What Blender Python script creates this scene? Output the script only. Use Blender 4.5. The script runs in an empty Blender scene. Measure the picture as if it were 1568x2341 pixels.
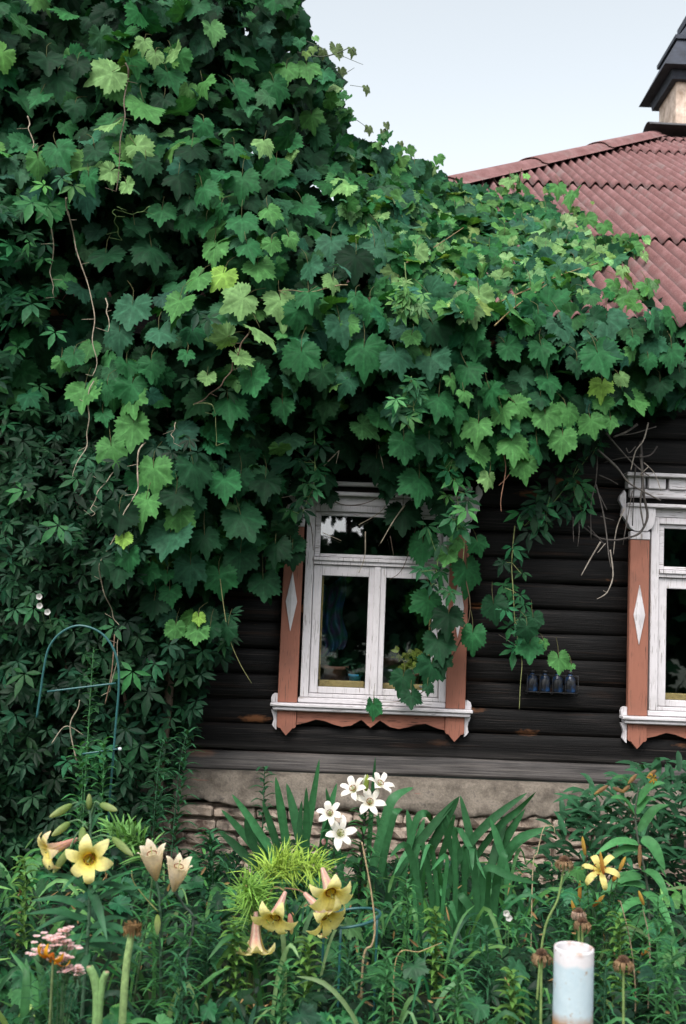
import bpy, bmesh, math, random
import numpy as np
from mathutils import Vector, Matrix

random.seed(7); RNG = np.random.default_rng(11)
sc = bpy.context.scene
COL = sc.collection
rad = math.radians

# ------------------------------------------------------------------ camera, world, sun, exposure
F, CX, CY = 2420.0, 784.0, 1170.5          # measured on the photograph (1568 px wide view)
PITCH, ROLL = math.atan(0.086), rad(2.2)
CAM = Vector((0, -6.4, 1.6))
RM = Matrix.Rotation(math.pi / 2 + PITCH, 3, 'X') @ Matrix.Rotation(ROLL, 3, 'Z')
cd = bpy.data.cameras.new('camera'); cam = bpy.data.objects.new('camera', cd); COL.objects.link(cam)
cam.matrix_world = Matrix.Translation(CAM) @ RM.to_4x4()
cd.sensor_fit = 'HORIZONTAL'; cd.sensor_width = 36; cd.lens = 36 * F / 1568.0
cd.clip_end = 2000; cd.clip_start = 0.05
cd.dof.use_dof = True; cd.dof.focus_distance = 6.0; cd.dof.aperture_fstop = 5.6
sc.camera = cam

SUN_EL, SUN_AZ = rad(52), rad(200)          # azimuth measured from +Y clockwise: behind the camera, a little left
w = bpy.data.worlds.new('World'); sc.world = w; w.use_nodes = True
nt = w.node_tree; bg = nt.nodes['Background']
sky = nt.nodes.new('ShaderNodeTexSky'); sky.sky_type = 'NISHITA'; sky.sun_disc = False
sky.sun_elevation = SUN_EL; sky.sun_rotation = SUN_AZ
sky.air_density = 1.0; sky.dust_density = 3.0; sky.ozone_density = 2.0
hs = nt.nodes.new('ShaderNodeHueSaturation'); hs.inputs['Saturation'].default_value = 0.26; hs.inputs['Hue'].default_value = 0.472
nt.links.new(sky.outputs[0], hs.inputs['Color']); nt.links.new(hs.outputs[0], bg.inputs[0])
bg.inputs[1].default_value = 0.125
sl = bpy.data.lights.new('sun', 'SUN'); sl.energy = 0.95; sl.angle = rad(24); sl.color = (1.0, 0.97, 0.92)
so = bpy.data.objects.new('sun', sl); COL.objects.link(so)
sd = Vector((math.sin(SUN_AZ) * math.cos(SUN_EL), math.cos(SUN_AZ) * math.cos(SUN_EL), math.sin(SUN_EL)))
so.rotation_euler = sd.to_track_quat('Z', 'Y').to_euler(); so.location = (0, -8, 12)
sc.view_settings.view_transform = 'Standard'; sc.view_settings.look = 'None'
sc.view_settings.exposure = 1.38; sc.view_settings.gamma = 1.0
sc.cycles.max_bounces = 6; sc.cycles.transparent_max_bounces = 8; sc.cycles.diffuse_bounces = 2
sc.cycles.glossy_bounces = 3; sc.cycles.transmission_bounces = 4

# ------------------------------------------------------------------ helpers
def at(px, py, Y):
    """world point seen at photo pixel (px,py) on the depth plane y = Y"""
    d = RM @ Vector(((px - CX) / F, -(py - CY) / F, -1.0))
    return CAM + d * ((Y - CAM.y) / d.y)
def mpp(Y): return (Y - CAM.y) / F           # metres per photo pixel at that depth

def tag(o, label=None, cat=None, group=None, kind=None):
    if label: o['label'] = label
    if cat: o['category'] = cat
    if group: o['group'] = group
    if kind: o['kind'] = kind
    return o
def thing(name, label, cat, loc=(0, 0, 0), group=None):
    o = bpy.data.objects.new(name, None); COL.objects.link(o); o.location = loc
    o.empty_display_size = 0.1
    return tag(o, label, cat, group)

class Acc:
    """triangle collector with a colour per vertex"""
    def __init__(s): s.v = []; s.t = []; s.c = []; s.n = 0
    def add(s, v, t, c):
        v = np.asarray(v, float).reshape(-1, 3); t = np.asarray(t, int).reshape(-1, 3)
        c = np.asarray(c, float)
        if c.ndim == 1: c = np.repeat(c[None, :3], len(v), 0)
        s.v.append(v); s.t.append(t + s.n); s.c.append(c); s.n += len(v)
    def build(s, name, mat, parent=None, smooth=True, base=None):
        v = np.concatenate(s.v); t = np.concatenate(s.t); c = np.concatenate(s.c)
        off = Vector((0, 0, 0))
        p = parent
        while p is not None: off += p.location; p = p.parent
        v = v - np.array(off)
        me = bpy.data.meshes.new(name)
        me.vertices.add(len(v)); me.vertices.foreach_set('co', v.ravel())
        me.loops.add(t.size); me.loops.foreach_set('vertex_index', t.ravel().astype(np.int32))
        me.polygons.add(len(t))
        me.polygons.foreach_set('loop_start', np.arange(0, t.size, 3, dtype=np.int32))
        me.polygons.foreach_set('loop_total', np.full(len(t), 3, dtype=np.int32))
        me.polygons.foreach_set('use_smooth', np.full(len(t), smooth))
        a = me.color_attributes.new('tint', 'FLOAT_COLOR', 'POINT')
        a.data.foreach_set('color', np.concatenate([c, np.ones((len(c), 1))], 1).ravel())
        me.update(calc_edges=True); me.validate()
        o = bpy.data.objects.new(name, me); COL.objects.link(o)
        if mat: me.materials.append(mat)
        if parent is not None: o.parent = parent
        return o

def grid_tris(r, c, wrap=False):
    t = []
    cc = c if wrap else c - 1
    for i in range(r - 1):
        for j in range(cc):
            a = i * c + j; b = i * c + (j + 1) % c; d = a + c; e = b + c
            t += [(a, b, e), (a, e, d)]
    return t
def spline(P, n):
    P = [Vector(p) for p in P]
    if len(P) == 2:
        return [P[0].lerp(P[1], i / (n - 1)) for i in range(n)]
    out = []; m = len(P) - 1
    for i in range(n):
        u = i / (n - 1) * m; k = min(int(u), m - 1); t = u - k
        p0 = P[max(k - 1, 0)]; p1 = P[k]; p2 = P[k + 1]; p3 = P[min(k + 2, m)]
        out.append(0.5 * ((2 * p1) + (p2 - p0) * t + (2 * p0 - 5 * p1 + 4 * p2 - p3) * t * t + (3 * p1 - p0 - 3 * p2 + p3) * t ** 3))
    return out
def tube(acc, P, r0, r1, col, seg=6, n=None, jit=0.0):
    n = n or max(3, len(P) * 4); Q = spline(P, n); V = []
    for i, q in enumerate(Q):
        d = (Q[min(i + 1, n - 1)] - Q[max(i - 1, 0)]).normalized()
        a = d.cross(Vector((0.3, 1, 0.2))).normalized(); b = d.cross(a)
        r = r0 + (r1 - r0) * i / (n - 1)
        r *= 1 + jit * (random.random() - .5)
        for k in range(seg):
            th = 2 * math.pi * k / seg
            V.append(q + (a * math.cos(th) + b * math.sin(th)) * r)
    T = grid_tris(n, seg, True)
    e = len(V); V += [Q[0], Q[-1]]
    for k in range(seg):
        T += [(e, (k + 1) % seg, k), (e + 1, (n - 1) * seg + k, (n - 1) * seg + (k + 1) % seg)]
    acc.add([tuple(v) for v in V], T, col)
def ribbon(acc, P, wid, col, nrm=Vector((0, -1, 0.3)), n=10, fold=0.25, prof='blade', col2=None, wave=0.0):
    """a leaf blade along P, V-folded; prof blade or lance"""
    Q = spline(P, n); V = []; C = []
    col = np.array(col); col2 = col if col2 is None else np.array(col2)
    for i, q in enumerate(Q):
        t = i / (n - 1)
        d = (Q[min(i + 1, n - 1)] - Q[max(i - 1, 0)]).normalized()
        s = d.cross(nrm)
        s = s.normalized() if s.length > 1e-4 else Vector((1, 0, 0))
        m = s.cross(d)
        if prof == 'blade': ww = wid * (0.75 + 0.5 * t - 0.2 * t * t) * min(1.0, (1 - t) * 3.2) ** 0.7
        else: ww = wid * math.sin(math.pi * min(1, 0.06 + 0.94 * t) ** 0.75) ** 0.9
        ww = max(ww, 0.0006); f = fold * ww
        wv = wave * ww * math.sin(t * 17)
        V += [q - s * ww * .5 + m * (f + wv), q, q + s * ww * .5 + m * (f - wv)]
        cc = col * (1 - t) + col2 * t
        C += [cc, cc * 1.12, cc]
    acc.add([tuple(v) for v in V], grid_tris(n, 3), np.array(C))

# ------------------------------------------------------------------ materials
def newmat(name):
    m = bpy.data.materials.new(name); m.use_nodes = True
    t = m.node_tree; return m, t, t.nodes['Principled BSDF']
def nd(t, kind, **kw):
    n = t.nodes.new(kind)
    for k, v in kw.items(): setattr(n, k, v)
    return n
def noise(t, scale, vec=(1, 1, 1), detail=4, rough=.55, rot=None):
    co = nd(t, 'ShaderNodeTexCoord'); mp = nd(t, 'ShaderNodeMapping'); mp.inputs['Scale'].default_value = vec
    t.links.new(co.outputs['Object'], mp.inputs[0])
    n = nd(t, 'ShaderNodeTexNoise'); n.inputs['Scale'].default_value = scale
    n.inputs['Detail'].default_value = detail; n.inputs['Roughness'].default_value = rough
    t.links.new(mp.outputs[0], n.inputs['Vector']); return n.outputs['Fac']
def ramp(t, fac, stops):
    r = nd(t, 'ShaderNodeValToRGB'); e = r.color_ramp.elements
    while len(e) < len(stops): e.new(0.5)
    for i, (p, c) in enumerate(stops):
        e[i].position = p; e[i].color = (*(c if hasattr(c, '__len__') else (c, c, c)), 1)
    t.links.new(fac, r.inputs[0]); return r.outputs[0]
def mix(t, fac, a, b, mode='MIX'):
    m = nd(t, 'ShaderNodeMix', data_type='RGBA', blend_type=mode)
    for s, v in ((m.inputs[0], fac), (m.inputs[6], a), (m.inputs[7], b)):
        if hasattr(v, 'is_output') or isinstance(v, bpy.types.NodeSocket): t.links.new(v, s)
        elif hasattr(v, '__len__'): s.default_value = (*v[:3], 1)
        else: s.default_value = v
    return m.outputs[2]
def bump(t, b, h, dist=.004, strength=.6):
    n = nd(t, 'ShaderNodeBump'); n.inputs['Distance'].default_value = dist; n.inputs['Strength'].default_value = strength
    t.links.new(h, n.inputs['Height']); t.links.new(n.outputs[0], b.inputs['Normal'])

def leafmat(name, rough=.42, spec=.4, trans=.22, mott=.3, scale=45, bumpd=.003, tt=(1.5, 1.5, .6)):
    m, t, b = newmat(name)
    a = nd(t, 'ShaderNodeVertexColor', layer_name='tint').outputs[0]
    n = noise(t, scale, detail=5)
    k = mix(t, 1., ramp(t, n, [(.25, 1 - mott), (.75, 1 + mott)]), ramp(t, noise(t, scale * .3, detail=3), [(.3, 1 - mott * .6), (.7, 1 + mott * .6)]), 'MULTIPLY')
    c = mix(t, 1.0, a, k, 'MULTIPLY')
    t.links.new(c, b.inputs['Base Color'])
    b.inputs['Roughness'].default_value = rough; b.inputs['Specular IOR Level'].default_value = spec
    bump(t, b, n, bumpd, .5)
    tr = nd(t, 'ShaderNodeBsdfTranslucent')
    cc = mix(t, 1.0, c, tt, 'MULTIPLY'); t.links.new(cc, tr.inputs[0])
    ms = nd(t, 'ShaderNodeMixShader'); ms.inputs[0].default_value = trans
    t.links.new(b.outputs[0], ms.inputs[1]); t.links.new(tr.outputs[0], ms.inputs[2])
    t.links.new(ms.outputs[0], t.nodes['Material Output'].inputs[0])
    return m
M_LEAF = leafmat('vine_leaf', rough=.6, spec=.10, trans=.2)
M_CREEP = leafmat('creeper_leaf', rough=.5, spec=.12, trans=.12)
M_HERB = leafmat('herb_leaf', rough=.5, spec=.22, trans=.2, mott=.22)
M_PETAL = leafmat('petal', rough=.7, spec=.12, trans=.55, mott=.13, scale=110, bumpd=.002, tt=(1.15, 1.1, .95))
M_STEM, t, b = newmat('plant_stem')
a = nd(t, 'ShaderNodeVertexColor', layer_name='tint').outputs[0]
k = ramp(t, noise(t, 60), [(.3, .65), (.7, 1.3)]); t.links.new(mix(t, 1., a, k, 'MULTIPLY'), b.inputs['Base Color'])
b.inputs['Roughness'].default_value = .7

def painted(name, base, wood, dirt, vec, chip=.60, soft=.05):
    """old paint on timber: grain along one axis, chips through to grey wood, dirt in blotches"""
    m, t, b = newmat(name)
    g = noise(t, 1.0, vec, 6, .6); big = noise(t, 5, (1, 1, 1), 5, .65); chips = noise(t, 1.0, tuple(v * .55 for v in vec), 8, .72)
    c = mix(t, ramp(t, g, [(.3, .0), (.75, .35)]), base, tuple(x * .72 for x in base))
    c = mix(t, ramp(t, big, [(.5, 0), (.75, .65)]), c, dirt)
    c = mix(t, ramp(t, chips, [(chip, 0), (chip + soft, 1)]), c, wood)
    cr = noise(t, 1.0, tuple(v * 1.6 for v in vec), 2, .4)
    patch = ramp(t, noise(t, 2.6, (1, 1, 1), 3), [(.42, .1), (.62, 1)])
    c = mix(t, mix(t, 1., ramp(t, cr, [(.33, .95), (.365, 0)]), patch, 'MULTIPLY'), c, tuple(x * .35 for x in wood))
    t.links.new(c, b.inputs['Base Color']); b.inputs['Roughness'].default_value = .62
    b.inputs['Specular IOR Level'].default_value = .3
    bump(t, b, g, .003, .6)
    return m
VX, VZ = (7, 60, 130), (130, 60, 7)
WHITE_V = painted('white_paint_upright', (.62, .585, .60), (.20, .155, .12), (.40, .38, .38), VZ, .60)
WHITE_H = painted('white_paint_level', (.62, .585, .60), (.18, .14, .11), (.38, .36, .36), VX, .59)
TERRA_V = painted('terracotta_paint_upright', (.30, .118, .078), (.13, .065, .045), (.19, .085, .06), VZ, .60)
TERRA_H = painted('terracotta_paint_level', (.30, .118, .078), (.13, .065, .045), (.19, .085, .06), VX, .60)

def logmat():
    m, t, b = newmat('old_dark_timber')
    g = noise(t, 1.0, (2.2, 30, 95), 8, .68); g2 = noise(t, 1.0, (.9, 8, 26), 5, .6)
    c = ramp(t, g, [(.32, (.0018, .0016, .0016)), (.55, (.0045, .0039, .0038)), (.74, (.026, .021, .0195))])
    c = mix(t, ramp(t, g2, [(.58, 0), (.70, .6)]), c, (.034, .017, .010))
    scv = noise(t, 1.0, (1.3, 40, 190), 3, .5)
    c = mix(t, ramp(t, scv, [(.64, 0), (.69, .7)]), c, (.06, .048, .042))
    crk = noise(t, 1.0, (.8, 20, 70), 2, .45)
    c = mix(t, ramp(t, crk, [(.30, 1), (.345, 0)]), c, (.002, .002, .002))
    # worn knots that show orange wood
    co = nd(t, 'ShaderNodeTexCoord'); mp = nd(t, 'ShaderNodeMapping'); mp.inputs['Scale'].default_value = (2.1, .001, 7.5)
    t.links.new(co.outputs['Object'], mp.inputs[0])
    vo = nd(t, 'ShaderNodeTexVoronoi'); vo.inputs['Scale'].default_value = 1.0; t.links.new(mp.outputs[0], vo.inputs['Vector'])
    wob = noise(t, 1.0, (25, 25, 60), 4)
    ad = nd(t, 'ShaderNodeMath', operation='MULTIPLY_ADD'); t.links.new(wob, ad.inputs[0]); ad.inputs[1].default_value = .22
    t.links.new(vo.outputs['Distance'], ad.inputs[2])
    kf = ramp(t, ad.outputs[0], [(.23, 1), (.33, 0)])
    sepc = nd(t, 'ShaderNodeSeparateColor'); t.links.new(vo.outputs['Color'], sepc.inputs[0])
    sel = ramp(t, sepc.outputs[0], [(.30, 0), (.35, 1)])
    c = mix(t, mix(t, 1., kf, sel, 'MULTIPLY'), c, (.17, .07, .03))
    # the lowest logs have weathered grey
    sx = nd(t, 'ShaderNodeSeparateXYZ'); t.links.new(co.outputs['Object'], sx.inputs[0])
    mr = nd(t, 'ShaderNodeMapRange'); mr.inputs[1].default_value = .76; mr.inputs[2].default_value = .60; mr.inputs[3].default_value = 0; mr.inputs[4].default_value = 1
    t.links.new(sx.outputs[2], mr.inputs[0])
    gw = ramp(t, g, [(.28, (.04, .036, .037)), (.5, (.15, .137, .132)), (.7, (.27, .24, .22))])
    wf = mix(t, 1., mr.outputs[0], ramp(t, noise(t, 3, (1, 1, 4)), [(.2, .55), (.6, 1)]), 'MULTIPLY')
    c = mix(t, wf, c, gw)
    t.links.new(c, b.inputs['Base Color']); b.inputs['Roughness'].default_value = .6
    b.inputs['Specular IOR Level'].default_value = .18
    bump(t, b, g, .006, .8)
    return m
M_LOG = logmat()

def mortarmat():
    m, t, b = newmat('old_mortar')
    n = noise(t, 7, (1, 1, 1), 8, .7); f = noise(t, 90, (1, 1, 1), 4)
    c = ramp(t, n, [(.28, (.035, .031, .028)), (.46, (.12, .099, .078)), (.60, (.20, .168, .135)), (.72, (.05, .043, .038))])
    c = mix(t, .5, c, ramp(t, f, [(.3, .45), (.7, 1.1)]), 'MULTIPLY')
    p = noise(t, 3.3, (1, 1, 6), 5)
    c = mix(t, ramp(t, p, [(.66, 0), (.7, .7)]), c, (.24, .09, .065))
    t.links.new(c, b.inputs['Base Color']); b.inputs['Roughness'].default_value = .95
    bump(t, b, n, .02, .9); return m
M_MORTAR = mortarmat()
def brickmat():
    m, t, b = newmat('limewashed_brick')
    co = nd(t, 'ShaderNodeTexCoord'); mp = nd(t, 'ShaderNodeMapping'); mp.inputs['Rotation'].default_value = (rad(90), 0, 0)
    t.links.new(co.outputs['Object'], mp.inputs[0])
    br = nd(t, 'ShaderNodeTexBrick'); t.links.new(mp.outputs[0], br.inputs[0]); br.inputs['Scale'].default_value = 1
    br.inputs['Brick Width'].default_value = .25; br.inputs['Row Height'].default_value = .078; br.inputs['Mortar Size'].default_value = .009
    br.inputs['Color1'].default_value = (.28, .19, .14, 1); br.inputs['Color2'].default_value = (.20, .115, .085, 1); br.inputs['Mortar'].default_value = (.06, .05, .045, 1)
    n = noise(t, 9, (1, 1, 1), 8, .7)
    c = mix(t, ramp(t, n, [(.40, 0), (.56, .85)]), ramp(t, noise(t, 5, (1, 1, 1), 3), [(.35, (.10, .062, .048)), (.65, (.19, .14, .105))]), (.42, .34, .27))
    n2 = noise(t, 4, (1, 1, 1), 6, .7)
    c = mix(t, ramp(t, n2, [(.5, 0), (.64, .85)]), c, (.03, .026, .023))
    t.links.new(c, b.inputs['Base Color']); b.inputs['Roughness'].default_value = .95
    bump(t, b, n, .015, .8); return m
M_BRICK = brickmat()
def roofmat(name, trough_shade):
    m, t, b = newmat(name)
    n = noise(t, 6, (1, 1, 1), 8, .7); f = noise(t, 140, (1, 1, 1), 3); s = noise(t, 1.2, (9, 1, 1), 5)
    c = ramp(t, n, [(.25, (.095, .035, .032)), (.5, (.165, .068, .064)), (.72, (.25, .125, .122))])
    c = mix(t, ramp(t, f, [(.5, 0), (.72, .5)]), c, (.28, .18, .185))
    c = mix(t, ramp(t, s, [(.55, 0), (.75, .5)]), c, (.12, .04, .034))
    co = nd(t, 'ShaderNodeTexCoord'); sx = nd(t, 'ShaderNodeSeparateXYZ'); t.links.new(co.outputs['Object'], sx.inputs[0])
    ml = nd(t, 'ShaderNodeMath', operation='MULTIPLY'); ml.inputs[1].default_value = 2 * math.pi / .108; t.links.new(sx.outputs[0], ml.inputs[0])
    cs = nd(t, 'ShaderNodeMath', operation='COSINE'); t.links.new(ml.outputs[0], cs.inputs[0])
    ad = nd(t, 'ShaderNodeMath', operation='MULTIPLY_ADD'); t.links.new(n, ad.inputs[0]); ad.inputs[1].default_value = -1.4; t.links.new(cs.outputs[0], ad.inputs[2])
    c = mix(t, ramp(t, nd_map(t, ad.outputs[0], -.6, -1.7), [(0, 0), (1, trough_shade)]), c, (.035, .022, .02))   # trough shade painted into the colour to bring out the ribs
    li = noise(t, 2.3, (1, 1, 1), 6, .7)
    c = mix(t, ramp(t, li, [(.54, 0), (.66, .55)]), c, (.20, .165, .155))
    t.links.new(c, b.inputs['Base Color']); b.inputs['Roughness'].default_value = .85
    bump(t, b, f, .004, .5); return m
def nd_map(t, sock, a, b_):
    mr = nd(t, 'ShaderNodeMapRange'); mr.inputs[1].default_value = a; mr.inputs[2].default_value = b_; t.links.new(sock, mr.inputs[0]); return mr.outputs[0]
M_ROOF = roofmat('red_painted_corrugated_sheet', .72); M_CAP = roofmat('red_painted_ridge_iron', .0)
def plain(name, col, rough=.6, var=.25, scale=12, metal=0, col2=None, spec=.4):
    m, t, b = newmat(name)
    n = noise(t, scale, (1, 1, 1), 6, .65)
    c = ramp(t, n, [(.3, tuple(x * (1 - var) for x in col)), (.7, tuple(x * (1 + var) for x in (col2 or col)))])
    t.links.new(c, b.inputs['Base Color']); b.inputs['Roughness'].default_value = rough; b.inputs['Metallic'].default_value = metal
    b.inputs['Specular IOR Level'].default_value = spec
    bump(t, b, n, .003, .4); return m
M_SOIL = plain('soil', (.020, .018, .011), .95, .5, 25, col2=(.022, .035, .012))
M_INT = plain('room_dark', (.02, .017, .014), .9)
M_HOODIRON = plain('chimney_iron', (.03, .035, .05), .7, .4, 10)
M_GREENTUBE = plain('green_plastic_tube', (.02, .09, .09), .35, .2, 30, spec=.5)
M_BLUEPL = plain('blue_plastic', (.05, .36, .55), .35, .15)
M_TERRACUP = plain('clay_pot', (.32, .15, .10), .7, .3, 20)
M_TIN = plain('tin_pot', (.22, .24, .26), .3, .3, 14, .6)
M_WHITEPL = plain('white_ceramic', (.62, .63, .66), .3, .05)
M_FOAM = plain('yellow_foam', (.72, .50, .20), .85, .2, 40)
M_SHELF = plain('inner_sill_board', (.10, .075, .05), .7)
M_BROWNBOWL = plain('brown_glazed_bowl', (.09, .05, .035), .3, .3)
M_WIRE = plain('dark_wire', (.02, .02, .022), .5)
M_BARK = plain('rough_bark', (.06, .045, .03), .9, .4, 20)
def glassmat():
    m, t, b = newmat('window_glass')
    g = nd(t, 'ShaderNodeBsdfGlossy'); g.inputs['Roughness'].default_value = .015; g.inputs[0].default_value = (.95, .97, 1, 1)
    tr = nd(t, 'ShaderNodeBsdfTransparent'); tr.inputs[0].default_value = (.82, .85, .86, 1)
    ms = nd(t, 'ShaderNodeMixShader'); ms.inputs[0].default_value = .16
    t.links.new(tr.outputs[0], ms.inputs[1]); t.links.new(g.outputs[0], ms.inputs[2])
    t.links.new(ms.outputs[0], t.nodes['Material Output'].inputs[0]); return m
M_GLASS = glassmat()
def bottlemat():
    m, t, b = newmat('dusty_blue_plastic_bottle')
    n = noise(t, 22, (1, 1, 1), 4)
    c = ramp(t, n, [(.45, (.012, .012, .014)), (.58, (.012, .035, .09)), (.74, (.025, .10, .26))])
    t.links.new(c, b.inputs['Base Color']); b.inputs['Roughness'].default_value = .3; return m
M_BOTTLE = bottlemat()
def pipemat():
    m, t, b = newmat('pale_blue_pipe_paint')
    co = nd(t, 'ShaderNodeTexCoord'); sx = nd(t, 'ShaderNodeSeparateXYZ'); t.links.new(co.outputs['Object'], sx.inputs[0])
    nz = noise(t, 22, (1, 1, .35), 6, .7); zz = nd(t, 'ShaderNodeMath', operation='MULTIPLY_ADD'); t.links.new(nz, zz.inputs[0]); zz.inputs[1].default_value = .03; t.links.new(sx.outputs[2], zz.inputs[2])
    n = noise(t, 30, (1, 1, .6), 6, .7); n2 = noise(t, 14, (1, 1, 1), 7, .75)
    def zr(a, b_):
        mr = nd(t, 'ShaderNodeMapRange'); mr.inputs[1].default_value = a; mr.inputs[2].default_value = b_; t.links.new(zz.outputs[0], mr.inputs[0])
        return mr.outputs[0]
    c = mix(t, ramp(t, n, [(.3, 0), (.7, .5)]), (.40, .50, .55), (.50, .57, .59))
    c = mix(t, zr(.684, .694), c, (.62, .59, .60))
    c = mix(t, ramp(t, noise(t, 55, (1, 1, 1), 5, .6), [(.655, 0), (.675, .9)]), c, (.30, .17, .08))
    c = mix(t, ramp(t, n2, [(.64, 0), (.68, .7)]), c, (.42, .30, .18))
    rim = mix(t, 1., zr(.706, .722), ramp(t, n, [(.52, 0), (.64, .6)]), 'MULTIPLY')
    c = mix(t, rim, c, (.36, .17, .08))
    low = mix(t, 1., zr(.572, .545), ramp(t, n2, [(.36, 0), (.48, 1)]), 'MULTIPLY')
    c = mix(t, low, c, (.34, .17, .07))
    t.links.new(c, b.inputs['Base Color']); b.inputs['Roughness'].default_value = .6
    bump(t, b, n2, .006, .6); return m
M_PIPE = pipemat()

# ------------------------------------------------------------------ box / prism mesh builder for the house
class MB:
    def __init__(s): s.bm = bmesh.new()
    def box(s, x0, x1, y0, y1, z0, z1, bev=.003):
        r = bmesh.ops.create_cube(s.bm, size=1.0)
        vs = r['verts']
        for v in vs:
            v.co = Vector((x0 + (v.co.x + .5) * (x1 - x0), y0 + (v.co.y + .5) * (y1 - y0), z0 + (v.co.z + .5) * (z1 - z0)))
        if bev:
            es = list({e for v in vs for e in v.link_edges})
            bmesh.ops.bevel(s.bm, geom=es, offset=bev, segments=1, affect='EDGES')
        return s
    def prism(s, pts, y0, y1):
        """outline in x-z, thickness in y"""
        f = [s.bm.verts.new((x, y0, z)) for x, z in pts]; k = [s.bm.verts.new((x, y1, z)) for x, z in pts]
        n = len(pts)
        s.bm.faces.new(f); s.bm.faces.new(k[::-1])
        for i in range(n): s.bm.faces.new((f[i], k[i], k[(i + 1) % n], f[(i + 1) % n]))
        return s
    def lathe(s, prof, c, seg=24):
        rows = []
        for r, z in prof:
            rows.append([s.bm.verts.new((c[0] + r * math.cos(2 * math.pi * k / seg), c[1] + r * math.sin(2 * math.pi * k / seg), c[2] + z)) for k in range(seg)])
        for a, b_ in zip(rows, rows[1:]):
            for k in range(seg):
                f = s.bm.faces.new((a[k], a[(k + 1) % seg], b_[(k + 1) % seg], b_[k])); f.smooth = True
        return s
    def build(s, name, mat, parent=None):
        bmesh.ops.recalc_face_normals(s.bm, faces=s.bm.faces[:])
        off = Vector((0, 0, 0)); p = parent
        while p is not None: off += p.location; p = p.parent
        bmesh.ops.translate(s.bm, verts=s.bm.verts[:], vec=-off)
        me = bpy.data.meshes.new(name); s.bm.to_mesh(me); s.bm.free()
        me.materials.append(mat)
        o = bpy.data.objects.new(name, me); COL.objects.link(o)
        if parent is not None: o.parent = parent
        return o

# ------------------------------------------------------------------ ground
gb = MB(); n = 60
g = bmesh.ops.create_grid(gb.bm, x_segments=80, y_segments=80, size=1.0)
for v in gb.bm.verts:
    x, y = v.co.x, v.co.y
    v.co.x = math.copysign(abs(x) ** 3 * 300 + abs(x) * 4, x); v.co.y = math.copysign(abs(y) ** 3 * 300 + abs(y) * 4, y) - 1.5
    if abs(v.co.x) < 5 and -6 < v.co.y < .2: v.co.z = .03 * math.sin(v.co.x * 5.1 + v.co.y * 3) * math.cos(v.co.y * 6)
tag(gb.build('ground', M_SOIL), kind='structure')

# ------------------------------------------------------------------ house
house = thing('log_house', 'old dark timber house with red corrugated roof and white windows, behind the vines', 'house', (0, 0, 0))
OX = (0.0, 2.078)
OPEN = [(ox - .215, ox + .66, 1.035, 2.19) for ox in OX]
lb = MB()
z = .592; rr = random.Random(3); row = 0
HTS = [.112, .158, .146, .152, .15, .155, .147, .152, .15, .153, .148, .152, .15, .155, .147, .153, .15, .15]
XL, XR = -2.15, 5.2
def logseg(x0, x1, z0, z1, yo):
    n = max(2, int((x1 - x0) / .35)); m = 6; rows = []
    for i in range(n + 1):
        x = x0 + (x1 - x0) * i / n
        wob = .004 * math.sin(x * 2.3 + z0 * 31) + .003 * math.sin(x * 6.1 + z0 * 17)
        r_ = []
        for j in range(m + 1):
            u = j / m; zz = z0 + (z1 - z0) * u
            bul = .011 * (1 - abs(2 * u - 1) ** 4)
            r_.append(lb.bm.verts.new((x, yo - bul, zz + wob * 1.0)))
        r_.append(lb.bm.verts.new((x, .16, z1 + wob))); r_.append(lb.bm.verts.new((x, .16, z0 + wob)))
        rows.append(r_)
    k = len(rows[0])
    for a, b_ in zip(rows, rows[1:]):
        for j in range(k):
            f = lb.bm.faces.new((a[j], b_[j], b_[(j + 1) % k], a[(j + 1) % k])); f.smooth = j < m
    lb.bm.faces.new(rows[0][::-1]); lb.bm.faces.new(rows[-1])
for h in HTS:
    z0, z1 = z + .0015, z + h - .0015; yo = .004 * (rr.random() - .5) + .012
    if row == 0: yo -= .012
    xs = [XL]
    for (a, b_, c, d) in OPEN:
        if z1 > c and z0 < d: xs += [a, b_]
    xs.append(XR)
    for i in range(0, len(xs), 2): logseg(xs[i], xs[i + 1], z0, z1, yo)
    z += h; row += 1
WALLTOP = z
lb.build('log_wall', M_LOG, house)
# room behind
ib = MB()
ib.box(XL + .02, XR - .02, 2.6, 2.7, .3, 3.2, 0); ib.box(XL + .02, XR - .02, .2, 2.58, .78, .8, 0)
ib.box(XL + .02, XR - .02, .2, 2.58, 2.75, 2.8, 0); ib.box(XL - .05, XL + .01, .165, 2.7, .1, 3.25, 0); ib.box(XR - .01, XR + .05, .165, 2.7, .1, 3.25, 0)
ib.build('inner_wall', M_INT, house)
# foundation: sloping mortar ledge, limewashed brick below
from mathutils import noise as mnoise
fa = Acc(); n = 620; V = []
prof0 = [(-.012, .590), (-.050, .586), (-.078, .572), (-.088, .545), (-.098, .515), (-.108, .485), (-.116, .455), (-.124, .43), (-.126, .41), (-.11, .398), (.05, .395)]
for i in range(n + 1):
    x = XL + (XR - XL) * i / n
    edge = .05 * mnoise.fractal(Vector((x * 2.2, 3, 0)), 1.0, 2.0, 5) + .02 * mnoise.noise(Vector((x * 14, 0, 7)))
    for j, (y, zz) in enumerate(prof0):
        k = .022 * mnoise.fractal(Vector((x * 5, zz * 14, 0)), .8, 2.1, 6)
        f = max(0, (j - 3) / 6) if j < 10 else 1
        V.append((x, y + (k if 0 < j < 10 else 0), zz + edge * min(1, f) + (k * .4 if j in (1, 2) else 0)))
fa.add(V, grid_tris(n + 1, len(prof0)), (.3, .3, .3)); fa.build('mortar_ledge', M_MORTAR, house)
fb = MB()
x = XL; r3 = random.Random(5)
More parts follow.
